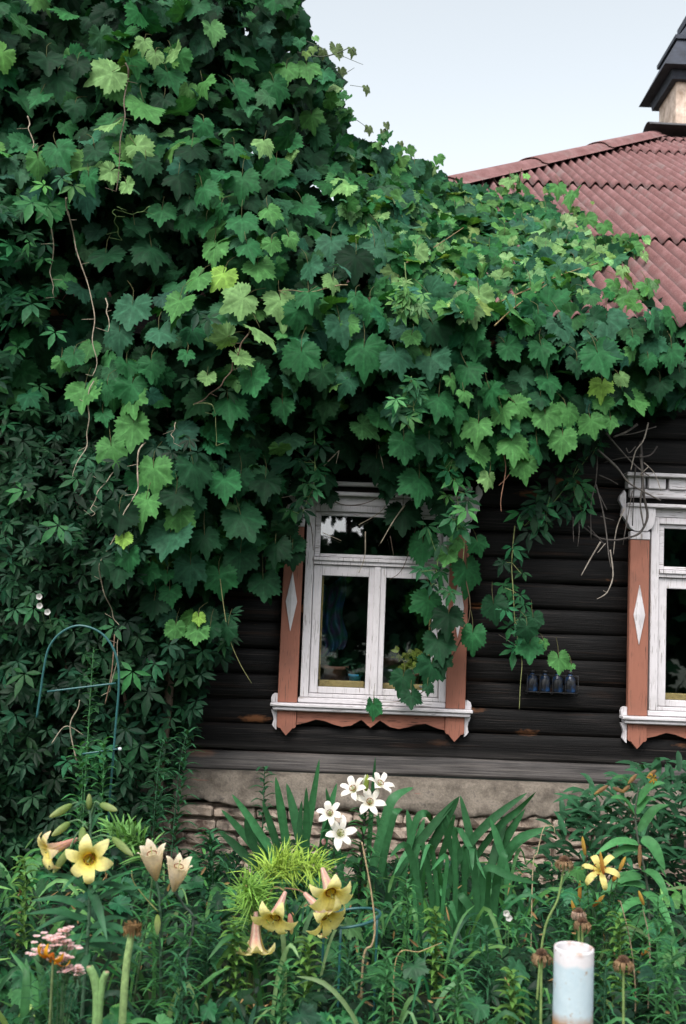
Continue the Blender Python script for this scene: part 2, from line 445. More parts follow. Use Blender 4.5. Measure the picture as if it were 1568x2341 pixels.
for rowi, (z0, z1, yo) in enumerate([(.325, .398, -.10), (.243, .318, -.075), (.165, .236, -.07), (.085, .158, -.068), (.0, .078, -.07)]):
    x = XL + (rowi % 2) * .11
    while x < XR:
        wd = .15 + r3.random() * .16
        j = r3.random() * .030
        fb.box(x, x + wd - .008, yo - j, .04, z0 + r3.random() * .004, z1 - r3.random() * .016, .012)
        x += wd
bmesh.ops.subdivide_edges(fb.bm, edges=[e for e in fb.bm.edges if e.calc_length() > .05], cuts=3, use_grid_fill=True)
for v in fb.bm.verts:
    c = v.co
    v.co += Vector((.009 * mnoise.fractal(c * 20, 1, 2, 3), .026 * mnoise.fractal(c * 17 + Vector((5, 0, 0)), 1, 2, 4), .012 * mnoise.fractal(c * 11 + Vector((0, 9, 0)), 1, 2, 3)))
fb.box(XL, XR, -.048, .06, -.1, .40, 0)
fb.build('brick_foundation', M_BRICK, house)

# ---- windows
def make_window(ox, first):
    X = lambda v: ox + v
    f = MB()                                                    # outer frame: jambs, head, bottom, transom
    f.box(X(-.214), X(-.165), -.034, .14, 1.036, 2.189); f.box(X(.610), X(.659), -.034, .14, 1.036, 2.189)
    f.box(X(-.1645), X(.6095), -.030, .138, 1.036, 1.058); f.box(X(-.1645), X(.6095), -.030, .138, 2.150, 2.188)
    f.box(X(-.1645), X(.6095), -.032, .10, 1.828, 1.850); f.box(X(-.1645), X(.6095), -.046, .10, 1.8505, 1.872)
    win = f.build('window', WHITE_V, house)
    if first: tag(win, 'white double casement window half hidden by hanging vine leaves')
    else: tag(win, 'white window at the right edge with bare vine stems over its corner')
    for (a, b_, hinge) in ((-.162, .2195, 0), (.2255, .607, 1)):    # two casements
        s = MB()
        s.box(X(a), X(a + .05), -.014, .03, 1.061, 1.825); s.box(X(b_ - .048), X(b_), -.014, .03, 1.061, 1.825)
        s.box(X(a + .0505), X(b_ - .0485), -.012, .028, 1.061, 1.098); s.box(X(a + .0505), X(b_ - .0485), -.012, .028, 1.762, 1.825)
        s.build('sash', WHITE_V, win)
        MB().box(X(a + .051), X(b_ - .049), .0, .004, 1.0985, 1.7615, 0).build('pane', M_GLASS, win)
    MB().box(X(.203), X(.243), -.024, -.0145, 1.059, 1.827).build('meeting_strip', WHITE_V, win)
    s = MB(); s.box(X(-.162), X(-.13), -.010, .03, 1.875, 2.148); s.box(X(.575), X(.607), -.010, .03, 1.875, 2.148)
    s.box(X(-.1295), X(.5745), -.008, .028, 1.875, 1.895); s.box(X(-.1295), X(.5745), -.008, .028, 2.125, 2.148)
    s.build('transom_sash', WHITE_H, win)
    MB().box(X(-.1295), X(.5745), .004, .008, 1.8955, 2.1245, 0).build('pane', M_GLASS, win)
    s = MB(); s.box(X(-.11), X(.17), .04, .075, 1.09, 1.135, .008); s.box(X(.275), X(.555), .04, .075, 1.09, 1.130, .008)
    s.box(X(-.112), X(-.10), .034, .06, 1.136, 1.76, .003); s.box(X(.546), X(.556), .034, .06, 1.131, 1.76, .003)
    s.build('foam_strip', M_FOAM, win)
    MB().box(X(-.16), X(.605), .035, .36, 1.04, 1.088, .004).build('inner_sill', M_SHELF, win)
    MB().box(X(-.2245), X(.6515), -.046, -.005, 1.004, 1.034, .004).build('drip_board', WHITE_H, win)
    s = MB(); s.box(X(-.385), X(.810), -.098, -.005, .981, 1.0005, .004); s.box(X(-.372), X(.797), -.083, -.006, .957, .9805, .006)
    s.build('sill', WHITE_H, win)
    for xa in (-.345, .652):                                     # pilasters, above and below the sill
        p = MB(); p.box(X(xa), X(xa + .116), -.052, -.004, 1.001, 2.048, .004)
        xc = xa + .058
        p.prism([(X(xa + .002), .9565), (X(xa + .002), .862), (X(xa + .010), .852), (X(xa + .022), .851), (X(xa + .034), .835), (X(xc), .808),
                 (X(xa + .082), .835), (X(xa + .094), .851), (X(xa + .106), .852), (X(xa + .114), .862), (X(xa + .114), .9565)], -.05, -.006)
        po = p.build('pilaster', TERRA_V, win)
        d = MB(); zc, hh, ww = 1.598, .178, .034
        c = d.bm.verts.new((X(xc), -.068, zc)); rim = [(0, hh), (ww, 0), (0, -hh), (-ww, 0)]
        o1 = [d.bm.verts.new((X(xc + a), -.060, zc + b_)) for a, b_ in rim]; o2 = [d.bm.verts.new((X(xc + a), -.0515, zc + b_)) for a, b_ in rim]
        for i in range(4):
            d.bm.faces.new((c, o1[i], o1[(i + 1) % 4])); d.bm.faces.new((o1[i], o2[i], o2[(i + 1) % 4], o1[(i + 1) % 4]))
        d.build('diamond_ornament', WHITE_V, win)
        k = MB(); k.box(X(xa - .002), X(xa + .118), -.058, -.004, 2.0485, 2.098, .004)
        k.prism([(X(xa - .028), 2.243), (X(xa - .030), 2.20), (X(xa - .022), 2.15), (X(xa - .006), 2.118), (X(xa + .02), 2.10), (X(xa + .096), 2.10),
                 (X(xa + .122), 2.118), (X(xa + .138), 2.15), (X(xa + .146), 2.20), (X(xa + .144), 2.243)], -.066, -.005)
        k.build('capital', WHITE_V, win)
    pts = [(-.2285, .9565), (-.2285, .872)]                      # scalloped apron
    curve = [(0, .098), (.06, .085), (.13, .063), (.19, .07), (.25, .088), (.31, .100), (.37, .09), (.41, .068), (.437, .055), (.455, .066), (.48, .086), (.5, .098)]
    full = [(u, h) for u, h in curve] + [(1 - u, h) for u, h in curve[-2::-1]]
    pts = [(X(-.2285), .9565)] + [(X(-.2285 + u * .880), .9565 - h + .013) for u, h in full] + [(X(.6515), .9565)]
    MB().prism(pts, -.036, -.006).build('apron', TERRA_H, win)
    for sgn, xb in ((-1, -.346), (1, .769)):                     # scrolled white ends of the sill
        o = [(0, 1.05), (.018, 1.052), (.032, 1.042), (.038, 1.024), (.036, 1.002)]
        q = [(.036, .955), (.031, .94), (.022, .918), (.018, .897), (.024, .876), (.026, .866), (.012, .848), (0, .838)]
        bb = MB(); bb.prism([(X(xb + sgn * a), b_) for a, b_ in o] + [(X(xb), 1.002)], -.036, -.005)
        bb.prism([(X(xb), .955)] + [(X(xb + sgn * a), b_) for a, b_ in q], -.036, -.005)
        bb.build('scroll_bracket', WHITE_V, win)
    s = MB(); s.box(X(-.372), X(.797), -.085, -.004, 2.244, 2.266, .004)
    s.build('shelf_moulding', WHITE_H, win)
    s = MB(); s.box(X(-.352), X(.775), -.060, -.003, 2.305, 2.355 if not first else 2.33, .006); (s.box(X(-.385), X(.81), -.120, -.003, 2.425, 2.447, .004) if not first else None)
    xx = -.372
    while xx < .77 and not first:
        s.box(X(xx), X(xx + .105), -.078, -.003, 2.3555, 2.4245, .004); xx += .124
    s.build('cornice', WHITE_H, win)
    MB().box(X(-.2225), X(.6495), -.028, -.003, 2.190, 2.243, .003).build('head_board', WHITE_H, win)
    for sgn, xb in ((-1, -.374), (1, .799)):                     # carved ears beside the capital
        o = [(0, 2.33), (.012, 2.345), (.016, 2.333), (.036, 2.31), (.040, 2.285), (.030, 2.262), (.018, 2.24), (.022, 2.215), (.026, 2.19), (.012, 2.185), (0, 2.16)]
        MB().prism([(X(xb + sgn * a), b_) for a, b_ in o], -.046, -.004).build('carved_ear', WHITE_V, win)
    return win
for i, ox in enumerate(OX): make_window(ox, i == 0)

# ---- roof
S_ROOF = rad(32); ZE, YE = 3.25, -.45; KR = math.tan(S_ROOF)
def roofpt(px, py, off=0.0):
    d = RM @ Vector(((px - CX) / F, -(py - CY) / F, -1.0))
    t_ = (ZE + KR * (CAM.y - YE) - CAM.z) / (d.z - KR * d.y)
    return CAM + d * t_ + Vector((0, -math.sin(S_ROOF), math.cos(S_ROOF))) * off
HA, HB = roofpt(1057, 421), roofpt(1500, 312)
HK = (HB.x - HA.x) / (HB.y - HA.y)
hipx = lambda y: HA.x + HK * (y - HA.y)
YR = HB.y - .15                                                  # the ridge starts here
PIT = .108
ra = Acc()
SL = 1.13                                                         # exposed length of one sheet up the slope
down = Vector((0, -math.cos(S_ROOF), -math.sin(S_ROOF))); nor = Vector((0, -math.sin(S_ROOF), math.cos(S_ROOF)))
L_TOT = (YR - YE) / math.cos(S_ROOF); course = 0; s0 = 0.0
EAVE = Vector((0, YE, ZE)); r4 = random.Random(9)
SLS = [2.15, 2.3, 2.35, 1.0, 1.2, 9]
while s0 < L_TOT:
    SL = SLS[course]; s1 = min(s0 + SL + .12, L_TOT)
    x_lo = hipx(YE + s0 * math.cos(S_ROOF)); shift = 0
    xs = np.arange(math.floor(x_lo / PIT) * PIT, 9.0, PIT / 10)
    ns = 14
    V = []; 
    for i in range(ns + 1):
        s_ = s0 + (s1 - s0) * i / ns
        y = YE + s_ * math.cos(S_ROOF); lift = .03 * (1 - i / ns) + .003
        hx = hipx(y)
        for x in xs:
            xx = max(x, hx + .02)
            hgt = .027 * math.cos(2 * math.pi * (xx + shift) / PIT) + .004 * math.sin(xx * 1.7 + course * 2)
            p = EAVE + Vector((xx, 0, 0)) - down * s_ + nor * (lift + hgt)
            V.append(tuple(p))
    m = len(xs); T = grid_tris(ns + 1, m)
    k = len(V)                                                     # visible lower edge thickness
    V2 = [tuple(Vector(V[j]) - nor * .009) for j in range(m)]
    for j in range(m - 1): T += [(j, k + j, k + j + 1), (j, k + j + 1, j + 1)]
    ra.add(V + V2, T, (.4, .2, .2))
    s0 += SL; course += 1
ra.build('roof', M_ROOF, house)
# hidden left hip face and the back
rb = Acc(); ctop = Vector((hipx(YR), YR, ZE + KR * (YR - YE)))
pc = Vector((hipx(YE), YE, ZE)); yb = 2 * YR - YE
rb.add([tuple(pc), tuple(ctop), (pc.x, yb, ZE), (9, YR, ctop.z), (9, yb, ZE)], [(0, 1, 2), (1, 3, 4), (1, 4, 2)], (.4, .2, .2))
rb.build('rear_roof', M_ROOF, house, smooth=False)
# hip caps: half-round pieces overlapping
def cap(p0, p1, r, name, mat, lift):
    a = Acc(); d = (p1 - p0).normalized(); sx_ = d.cross(Vector((0, 0, 1))).normalized(); up = sx_.cross(d)
    V = []; nn, mm = 10, 13
    for lay in (0, 1):
        for i in range(nn):
            q = p0.lerp(p1, i / (nn - 1)); rr_ = (r - lay * .008) * (1.0 - .08 * i / (nn - 1))
            for j in range(mm):
                th = math.pi * (j / (mm - 1)) * 1.0
                fl = 1.3 if j in (0, mm - 1) else 1
                V.append(tuple(q + sx_ * math.cos(th) * rr_ * 1.35 * fl + up * (math.sin(th) * rr_ * .8 + lift + .012 * (1 - i / (nn - 1)))))
    T = grid_tris(nn, mm); o_ = nn * mm
    T += [(x + o_, z_ + o_, y + o_) for x, y, z_ in grid_tris(nn, mm)]
    for j in range(mm - 1): T += [(j, o_ + j, o_ + j + 1), (j, o_ + j + 1, j + 1)]
    a.add(V, T, (.4, .2, .2)); return a.build(name, mat, house)
p0 = Vector((hipx(YE), YE, ZE)); Lh = (ctop - p0).length; nh = int(round(Lh / 1.55))
for i in range(nh):
    cap(p0.lerp(ctop, i / nh), p0.lerp(ctop, min(1, (i + 1.07) / nh)), 0.14, 'hip_cap', M_CAP, -.02)
CAPGREY = plain('grey_ridge_iron', (.07, .066, .07), .8, .3)
cap(ctop + Vector((-.05, 0, .04)), ctop + Vector((1.5, 0, .04)), .13, 'ridge_cap', CAPGREY, .03)
cap(ctop + Vector((1.4, 0, .04)), ctop + Vector((3.4, 0, .04)), .13, 'ridge_cap', CAPGREY, .03)
# eave fascia
eb = MB(); eb.box(pc.x + .1, 6, YE + .05, YE + .075, ZE - .15, ZE - .02, .003); eb.box(pc.x + .1, 6, YE + .08, .0, ZE - .10, ZE - .08, .0)
eb.build('eave_board', M_LOG, house)
# chimney behind the ridge
cy = YR + 1.6
c0 = at(1545, 300, cy); c1 = at(1545, 185, cy)
hw = .42
M_PLASTER = plain('peeling_chimney_plaster', (.45, .31, .22), .9, .3, 7, col2=(.62, .5, .42))
chb = MB(); chb.box(c0.x, c0.x + 2 * hw, cy, cy + 2 * hw, c0.z - 1.6, c1.z + .25, .02)
chim = chb.build('chimney', M_PLASTER, house)
hz = c1.z + .02; cxm = c0.x + hw; cym = cy + hw
hd = MB()
def frust(z0, w0, z1, w1):
    a = [hd.bm.verts.new((cxm + sx_ * w0, cym + sy * w0, z0)) for sx_, sy in ((-1, -1), (1, -1), (1, 1), (-1, 1))]
    b_ = [hd.bm.verts.new((cxm + sx_ * w1, cym + sy * w1, z1)) for sx_, sy in ((-1, -1), (1, -1), (1, 1), (-1, 1))]
    hd.bm.faces.new(a[::-1]); hd.bm.faces.new(b_)
    for i in range(4): hd.bm.faces.new((a[i], a[(i + 1) % 4], b_[(i + 1) % 4], b_[i]))
frust(hz - .03, hw + .08, hz + .10, hw + .10); frust(hz + .105, hw + .24, hz + .62, hw - .02); frust(hz + .60, hw + .03, hz + .66, hw + .03); frust(hz + .665, hw - .03, hz + 1.0, hw - .25)
frust(hz + .99, hw - .2, hz + 1.1, hw - .2); frust(hz + 1.105, hw - .3, hz + 1.5, .1)
hd.build('chimney_hood', M_HOODIRON, chim)

# ------------------------------------------------------------------ leaf templates
def grape_leaf(seed, nb=54, rings=(.5, 1.0)):
    r = np.random.default_rng(seed)
    deg = np.array([0, 7, 16, 30, 42, 52, 68, 84, 100, 120, 143, 160, 172, 180.])
    rv = np.array([1.12, .95, .82, .72, .82, .97, .74, .66, .72, .62, .60, .48, .28, .06])
    sm = np.array([1.10, .96, .88, .82, .82, .86, .79, .73, .71, .66, .63, .50, .28, .06])
    lob = r.uniform(.0, 1.25)                                    # how deeply the lobes are cut
    rv = sm + (rv - sm) * lob
    th = np.linspace(-math.pi, math.pi, nb, endpoint=False)
    ad = np.degrees(np.abs(th)); wz = r.uniform(.88, 1.12); asy = r.uniform(-.08, .08)
    R_ = np.interp(ad, deg, rv) * (1 + asy * np.sin(th) + r.normal(0, .02, nb))
    R_ *= np.where(ad < 4, 1.02, np.where(np.arange(nb) % 2 == 0, 1.06, .92))
    V = [(0, 0, 0)]; S = [1.2]
    cup, fold, curl = r.uniform(-.55, .2), r.uniform(-.25, .75), r.uniform(-.2, .75)
    skew = r.normal(0, .25); ph = r.uniform(0, 6); bl, br = r.uniform(-.25, .45), r.uniform(-.25, .45)
    vein = np.radians([0, 50, -50, 98, -98])
    for f in rings:
        for k, (a_, rr_) in enumerate(zip(th, R_)):
            x, y = math.sin(a_) * rr_ * f * wz, math.cos(a_) * rr_ * f
            isv = np.min(np.abs(a_ - vein)) < .07
            zz = cup * (x * x + y * y) * .55 + fold * abs(x) * .45 - curl * max(y, 0) ** 2 * .6 - .2 * curl * max(-y, 0) + skew * x * y
            zz -= (bl if x < 0 else br) * max(0, abs(x) - .3) ** 1.5
            zz += .05 * math.sin(3 * a_ + ph) * f + .03 * math.sin(8 * a_ + ph) * f * f - (.025 * (1.2 - f) if isv else 0)
            V.append((x, y, zz)); S.append((1.35 if f < 1 else 1.12) if isv else (.92 if f < 1 else 1.04))
    T = [(0, 1 + (i + 1) % nb, 1 + i) for i in range(nb)]
    for k in range(len(rings) - 1):
        o = 1 + k * nb
        for i in range(nb):
            j = (i + 1) % nb
            T += [(o + i, o + j, o + nb + j), (o + i, o + nb + j, o + nb + i)]
    V = np.array(V); V[:, 1] -= .25; V /= 1.5
    return V, np.array(T), np.array(S)
GL = [grape_leaf(i) for i in range(32)]
GS = [grape_leaf(50 + i, 18, (1.0,)) for i in range(6)]
def leaflet_fan(seed, nl=5, wid=.30):
    r = np.random.default_rng(seed); V = []; T = []; C = []
    angs = np.linspace(-105, 105, nl) + r.normal(0, 7, nl)
    for a_ in angs:
        L = (1.0 - .32 * (abs(a_) / 105)) * r.uniform(.88, 1.08); ww = wid * L * r.uniform(.85, 1.15)
        th = math.radians(a_); d = np.array([math.sin(th), math.cos(th)]); s = np.array([d[1], -d[0]])
        prof = [(.07, .02), (.25, .55), (.38, .82), (.5, .98), (.63, .9), (.75, .62), (.88, .28), (1.0, .0)]
        o = len(V); dr = r.uniform(.1, .5); fo = r.uniform(.1, .5)
        for i, (u, q) in enumerate(prof):
            z_ = -dr * u * u * L * .5; hwid = ww * .5 * q * (1.06 if i % 2 else .94)
            c = d * u * L
            V += [(c[0] - s[0] * hwid, c[1] - s[1] * hwid, z_ + fo * hwid), (c[0], c[1], z_), (c[0] + s[0] * hwid, c[1] + s[1] * hwid, z_ + fo * hwid)]
            C += [1.0, .93, 1.0]
        T += [tuple(o + q for q in tr) for tr in grid_tris(len(prof), 3)]
    V = np.array(V); V[:, 1] -= .2
    return V, np.array(T), np.array(C)
CL = [leaflet_fan(i) for i in range(10)]

def frame(nrm, tip):
    n_ = nrm.normalized(); y = tip - n_ * tip.dot(n_)
    if y.length < 1e-3: y = Vector((1, 0, 0)) - n_ * n_.x
    y.normalize(); x = y.cross(n_)
    return np.array([[x.x, y.x, n_.x], [x.y, y.y, n_.y], [x.z, y.z, n_.z]])
def put(acc, tpl, pos, nrm, tip, size, col):
    V, T, vc = tpl
    acc.add(V * size @ frame(nrm, tip).T + np.array(pos), T, vc[:, None] * np.array(col)[None, :])

# ------------------------------------------------------------------ the vine canopy's surface: depth (world y) at photo pixels
ctrl = [(-400, 100, -.75), (-400, 700, -.75), (-400, 1300, -.65), (-400, 1800, -.6), (-60, 60, -.95), (-60, 500, -1.0), (-60, 900, -.6), (-60, 1300, -.75), (-60, 1700, -.7), (250, 60, -.75), (250, 400, -.9), (250, 800, -.72), (170, 620, -.66), (330, 560, -.72), (250, 1200, -.8), (250, 1500, -.6), (250, 1800, -.55),
        (450, 60, -.45), (450, 400, -.85), (450, 750, -1.0), (450, 1100, -.75), (450, 1400, -.5), (450, 1700, -.35), (600, 60, .0), (600, 300, -.35), (600, 550, -.85), (600, 800, -.9), (600, 1100, -.5), (600, 1350, -.3),
        (700, 150, .25), (760, 300, .6), (760, 450, .0), (760, 650, -.8), (760, 850, -.75), (800, 1000, -.45), (850, 370, 1.4), (900, 480, .5), (900, 600, -.3), (900, 750, -.8), (900, 950, -.55), (930, 1120, -.4), (1000, 1350, -.22),
        (980, 400, 2.2), (1060, 440, 2.4), (1060, 530, 1.2), (1060, 620, .2), (1060, 720, -.65), (1060, 900, -.6), (1080, 1080, -.45), (1100, 1400, -.25), (1200, 450, 2.6), (1200, 560, 1.2), (1200, 640, .2), (1200, 740, -.6), (1200, 950, -.5), (1200, 1200, -.3),
        (1320, 510, 1.9), (1320, 600, .8), (1350, 700, -.4), (1350, 800, -.65), (1350, 980, -.5), (1480, 560, 1.4), (1480, 660, 0), (1480, 750, -.6), (1480, 930, -.4), (1620, 700, -.5), (1620, 900, -.4), (1250, 1500, -.15)]
CT = np.array(ctrl)
def depth(px, py):
    d2 = (CT[:, 0] - px) ** 2 + ((CT[:, 1] - py) * 1.15) ** 2 + 400
    w_ = 1 / d2 ** 1.8
    Y = float((w_ * CT[:, 2]).sum() / w_.sum())
    if py < 730 and px > 900:                                  # stay above the corrugated sheets
        q = roofpt(px, py)
        if YE < q.y < YR and q.x > hipx(q.y): Y = min(Y, q.y - .16)
    return Y
def surf(px, py, off=0): return at(px, py, depth(px, py) + off)
def surfn(px, py):
    a = surf(px - 25, py); b_ = surf(px + 25, py); c = surf(px, py - 25); d = surf(px, py + 25)
    n_ = (b_ - a).cross(c - d)
    if n_.length < 1e-6: return Vector((0, -1, 0))
    n_.normalize()
    return n_ if n_.y < .3 else -n_
def inpoly(x, y, P):
    c = False; j = len(P) - 1
    for i in range(len(P)):
        if (P[i][1] > y) != (P[j][1] > y) and x < (P[j][0] - P[i][0]) * (y - P[i][1]) / (P[j][1] - P[i][1]) + P[i][0]: c = not c
        j = i
    return c
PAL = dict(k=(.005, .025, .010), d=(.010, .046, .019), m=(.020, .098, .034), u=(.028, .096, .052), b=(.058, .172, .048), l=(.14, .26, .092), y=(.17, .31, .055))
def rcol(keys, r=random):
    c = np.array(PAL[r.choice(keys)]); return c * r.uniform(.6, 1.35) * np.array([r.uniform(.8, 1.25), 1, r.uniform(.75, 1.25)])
def rv(s): return Vector((random.gauss(0, s), random.gauss(0, s), random.gauss(0, s)))

P_MAIN = [(-430, -60), (655, -60), (690, 80), (745, 150), (775, 240), (770, 300), (830, 350), (930, 380), (1000, 640), (1000, 1000), (930, 1010), (900, 1010), (850, 1000), (770, 985), (700, 985), (660, 1060), (640, 1150), (655, 1240), (640, 1300), (560, 1330), (520, 1360), (470, 1420), (380, 1460), (330, 1330), (300, 1180), (200, 960), (-430, 930)]
P_RIGHT = [(940, 640), (1180, 660), (1240, 700), (1640, 700), (1640, 900), (1480, 930), (1400, 960), (1330, 1010), (1180, 1060), (1110, 1090), (1060, 1050), (960, 1080), (900, 1010), (900, 800)]
P_ROOF = [(760, 320), (830, 345), (930, 368), (1060, 425), (1110, 440), (1190, 450), (1290, 500), (1380, 545), (1450, 575), (1400, 605), (1335, 600), (1330, 670), (1240, 715), (1000, 720), (880, 700), (800, 550)]

def dens(px, py):
    d = 1.0
    for cx_, cy_, rx_, ry_ in ((210, 640, 170, 210), (110, 800, 110, 160), (330, 480, 110, 90), (420, 800, 100, 60), (300, 620, 90, 90), (110, 300, 90, 60), (790, 1060, 120, 70), (1350, 860, 110, 50)):
        q = ((px - cx_) / rx_) ** 2 + ((py - cy_) / ry_) ** 2
        if q < 1: d = min(d, .15 + .5 * q)
    return d
def scatter(acc, poly, n, offs, size, keys, tpls, npx=.55, tipj=.6, nj=.48, seed=1, thin=False):
    r = random.Random(seed); xs = [p[0] for p in poly]; ys = [p[1] for p in poly]; k = 0
    while k < n:
        px, py = r.uniform(min(xs), max(xs)), r.uniform(min(ys), max(ys))
        if not inpoly(px, py, poly): continue
        k += 1
        if thin and r.random() > dens(px, py): continue
        p = surf(px, py, r.uniform(*offs)); nn = surfn(px, py)
        nn = nn * npx + Vector((0, -.55, .42)) + Vector((r.gauss(0, nj), r.gauss(0, nj), r.gauss(0, nj)))
        tip = Vector((r.gauss(0, tipj), r.gauss(0, .3) - .15, -1))
        put(acc, r.choice(tpls), p, nn, tip, r.uniform(*size) * (1 if r.random() > .15 else .65), rcol(keys, r))

# ---- individually placed leaves (photo pixels)
def crop(x0, y0, s, L): return [(x0 + a * s, y0 + b_ * s, c * s, *rest) for a, b_, c, *rest in L]
HAND = []
HAND += crop(59, 78, .484, [(380, 190, 185, -60, 'l', .3), (570, 350, 200, 25, 'b', .75), (610, 110, 90, 0, 'l'), (700, 95, 130, 30, 'l', .5), (560, 45, 90, 0, 'l'), (60, 300, 130, -20, 'm'), (150, 235, 160, 10, 'd'), (60, 610, 135, 10, 'b'), (160, 560, 170, 30, 'm', .3),
    (390, 430, 130, -60, 'l', .5), (540, 545, 150, 50, 'l', .65), (390, 655, 100, -50, 'l', .4), (480, 720, 90, 30, 'l', .3), (375, 1060, 165, 0, 'd'), (600, 1030, 180, 20, 'd', .4), (640, 850, 130, 0, 'm'), (750, 890, 115, 0, 'm'), (850, 905, 120, 0, 'm'), (890, 1010, 155, 0, 'b'),
    (800, 1160, 145, -40, 'b'), (920, 1150, 150, -25, 'y'), (720, 1280, 165, -10, 'b'), (1000, 1260, 175, -60, 'l'), (1210, 1285, 195, 15, 'l'), (1095, 1110, 160, 5, 'b'), (1120, 520, 115, -10, 'l'), (985, 545, 100, 10, 'm'), (840, 440, 120, 10, 'm'), (1020, 700, 165, 0, 'm'), (1020, 890, 160, 5, 'm'), (920, 830, 100, -10, 'm'),
    (1050, 1010, 130, 20, 'm'), (1320, 820, 160, 30, 'm', .3), (1230, 180, 125, 0, 'b'), (1330, 170, 130, 10, 'b'), (500, 1310, 185, 0, 'u'), (440, 1430, 165, 0, 'u'), (630, 1420, 150, 10, 'u'), (220, 1530, 115, -10, 'm'), (480, 1575, 120, 10, 'm'), (590, 1580, 140, 0, 'm'), (760, 1520, 85, 0, 'm'),
    (1020, 1535, 130, 40, 'l', .5), (1120, 1410, 170, 35, 'l', .8), (930, 1435, 140, -75, 'l', .8), (1490, 1390, 165, 15, 'u'), (1300, 1530, 180, 0, 'm'), (770, 800, 120, 0, 'd'), (840, 745, 150, 20, 'm', .4), (1180, 260, 140, 20, 'm'), (1000, 270, 160, 30, 'm', .5), (840, 240, 130, 20, 'b', .6), (680, 200, 160, 30, 'm', .4),
    (1350, 400, 120, 10, 'b'), (1180, 640, 150, 0, 'm'), (1250, 590, 110, 20, 'l', .4), (300, 690, 130, 15, 'm'), (330, 560, 140, 20, 'd'), (230, 350, 110, 0, 'd'), (780, 560, 150, 0, 'k'), (720, 690, 160, 0, 'k'), (570, 620, 150, 10, 'd'), (650, 320, 130, 0, 'k'), (520, 920, 130, 20, 'd', .4), (240, 160, 150, 0, 'k'), (100, 130, 160, 10, 'k'),
    (1440, 1000, 160, 0, 'u'), (1340, 1110, 140, 20, 'u', .3), (1250, 970, 90, 30, 'b', .4), (1150, 840, 120, 20, 'b'), (1340, 1240, 150, 10, 'm'), (1160, 1000, 90, 0, 'b'), (1290, 1330, 160, 10, 'm'), (1450, 1180, 100, 0, 'l', .4)])
HAND += crop(59, 818, .3796, [(350, 220, 210, 0, 'b'), (490, 190, 150, 0, 'm'), (630, 200, 210, -10, 'm'), (640, 260, 200, 10, 'b'), (645, 440, 235, 0, 'b'), (520, 565, 210, 15, 'b'), (770, 700, 235, 5, 'b'), (1020, 680, 250, 20, 'd'), (715, 890, 225, -10, 'b'), (930, 965, 200, 5, 'b'), (1310, 985, 260, 25, 'd'), (870, 1095, 265, 0, 'u'), (590, 1100, 95, 5, 'y'),
    (615, 1210, 165, 5, 'm'), (560, 1275, 200, 0, 'd'), (740, 1295, 130, 0, 'm'), (850, 1315, 90, 0, 'm'), (990, 1285, 220, 0, 'u'), (870, 1425, 130, 10, 'm'), (1170, 1340, 195, 10, 'm'), (1290, 1210, 210, 0, 'd'), (1430, 1370, 200, 5, 'd'), (900, 1645, 130, 0, 'b'), (1030, 1660, 135, 0, 'b'), (1040, 1572, 85, 0, 'y'), (1110, 1645, 120, 0, 'd'), (1215, 1650, 130, 0, 'd'),
    (1090, 125, 115, 0, 'l'), (1220, 290, 215, 10, 'm'), (1370, 145, 215, 20, 'm'), (1550, 300, 150, 10, 'm'), (770, 1490, 165, 0, 'k'), (1080, 1100, 190, 10, 'd'), (1290, 750, 200, 0, 'd'), (470, 350, 110, 20, 'm'), (760, 60, 170, 10, 'm'), (900, 850, 190, 0, 'k'), (560, 960, 200, 0, 'k'), (1500, 1150, 180, 0, 'k'), (1440, 760, 200, 0, 'k'), (210, 40, 120, 0, 'b')])
HAND += crop(916, 785, .3796, [(180, 115, 215, 0, 'u'), (420, 170, 185, 35, 'm', .4), (310, 230, 115, 20, 'b'), (390, 310, 110, 20, 'b'), (225, 355, 200, -5, 'm'), (545, 300, 180, 20, 'm', .4), (620, 415, 165, 20, 'b'), (720, 380, 160, 60, 'b', .4), (875, 455, 180, 10, 'b'), (1010, 430, 170, 15, 'b'), (1150, 490, 155, 10, 'b'), (1265, 480, 105, 0, 'b'), (1210, 270, 155, 0, 'y'), (1225, 370, 120, 10, 'b'),
    (1335, 215, 100, 40, 'l'), (1405, 360, 175, 20, 'b', .4), (970, 595, 185, -5, 'b'), (670, 620, 200, 5, 'b'), (740, 745, 170, 10, 'b', .3), (825, 640, 165, 5, 'm', .5), (465, 510, 190, -5, 'b'), (465, 675, 170, 10, 'b'), (525, 825, 130, -15, 'l', .3), (170, 610, 185, 0, 'd'), (110, 850, 220, 0, 'm'), (20, 620, 200, 5, 'm'), (870, 65, 170, 10, 'm'), (1210, 95, 220, 10, 'u'), (1390, 60, 105, 0, 'b'),
    (890, 240, 165, 10, 'm'), (660, 510, 120, 5, 'm'), (450, 40, 150, 0, 'm'), (660, 40, 160, 40, 'm', .5), (1060, 130, 140, 0, 'd'), (840, 340, 140, 0, 'd'), (1490, 110, 120, 0, 'm'), (1340, 330, 160, 10, 'k'), (1560, 260, 150, 0, 'd'), (1630, 60, 180, 0, 'm'), (1680, 200, 150, 0, 'd')])
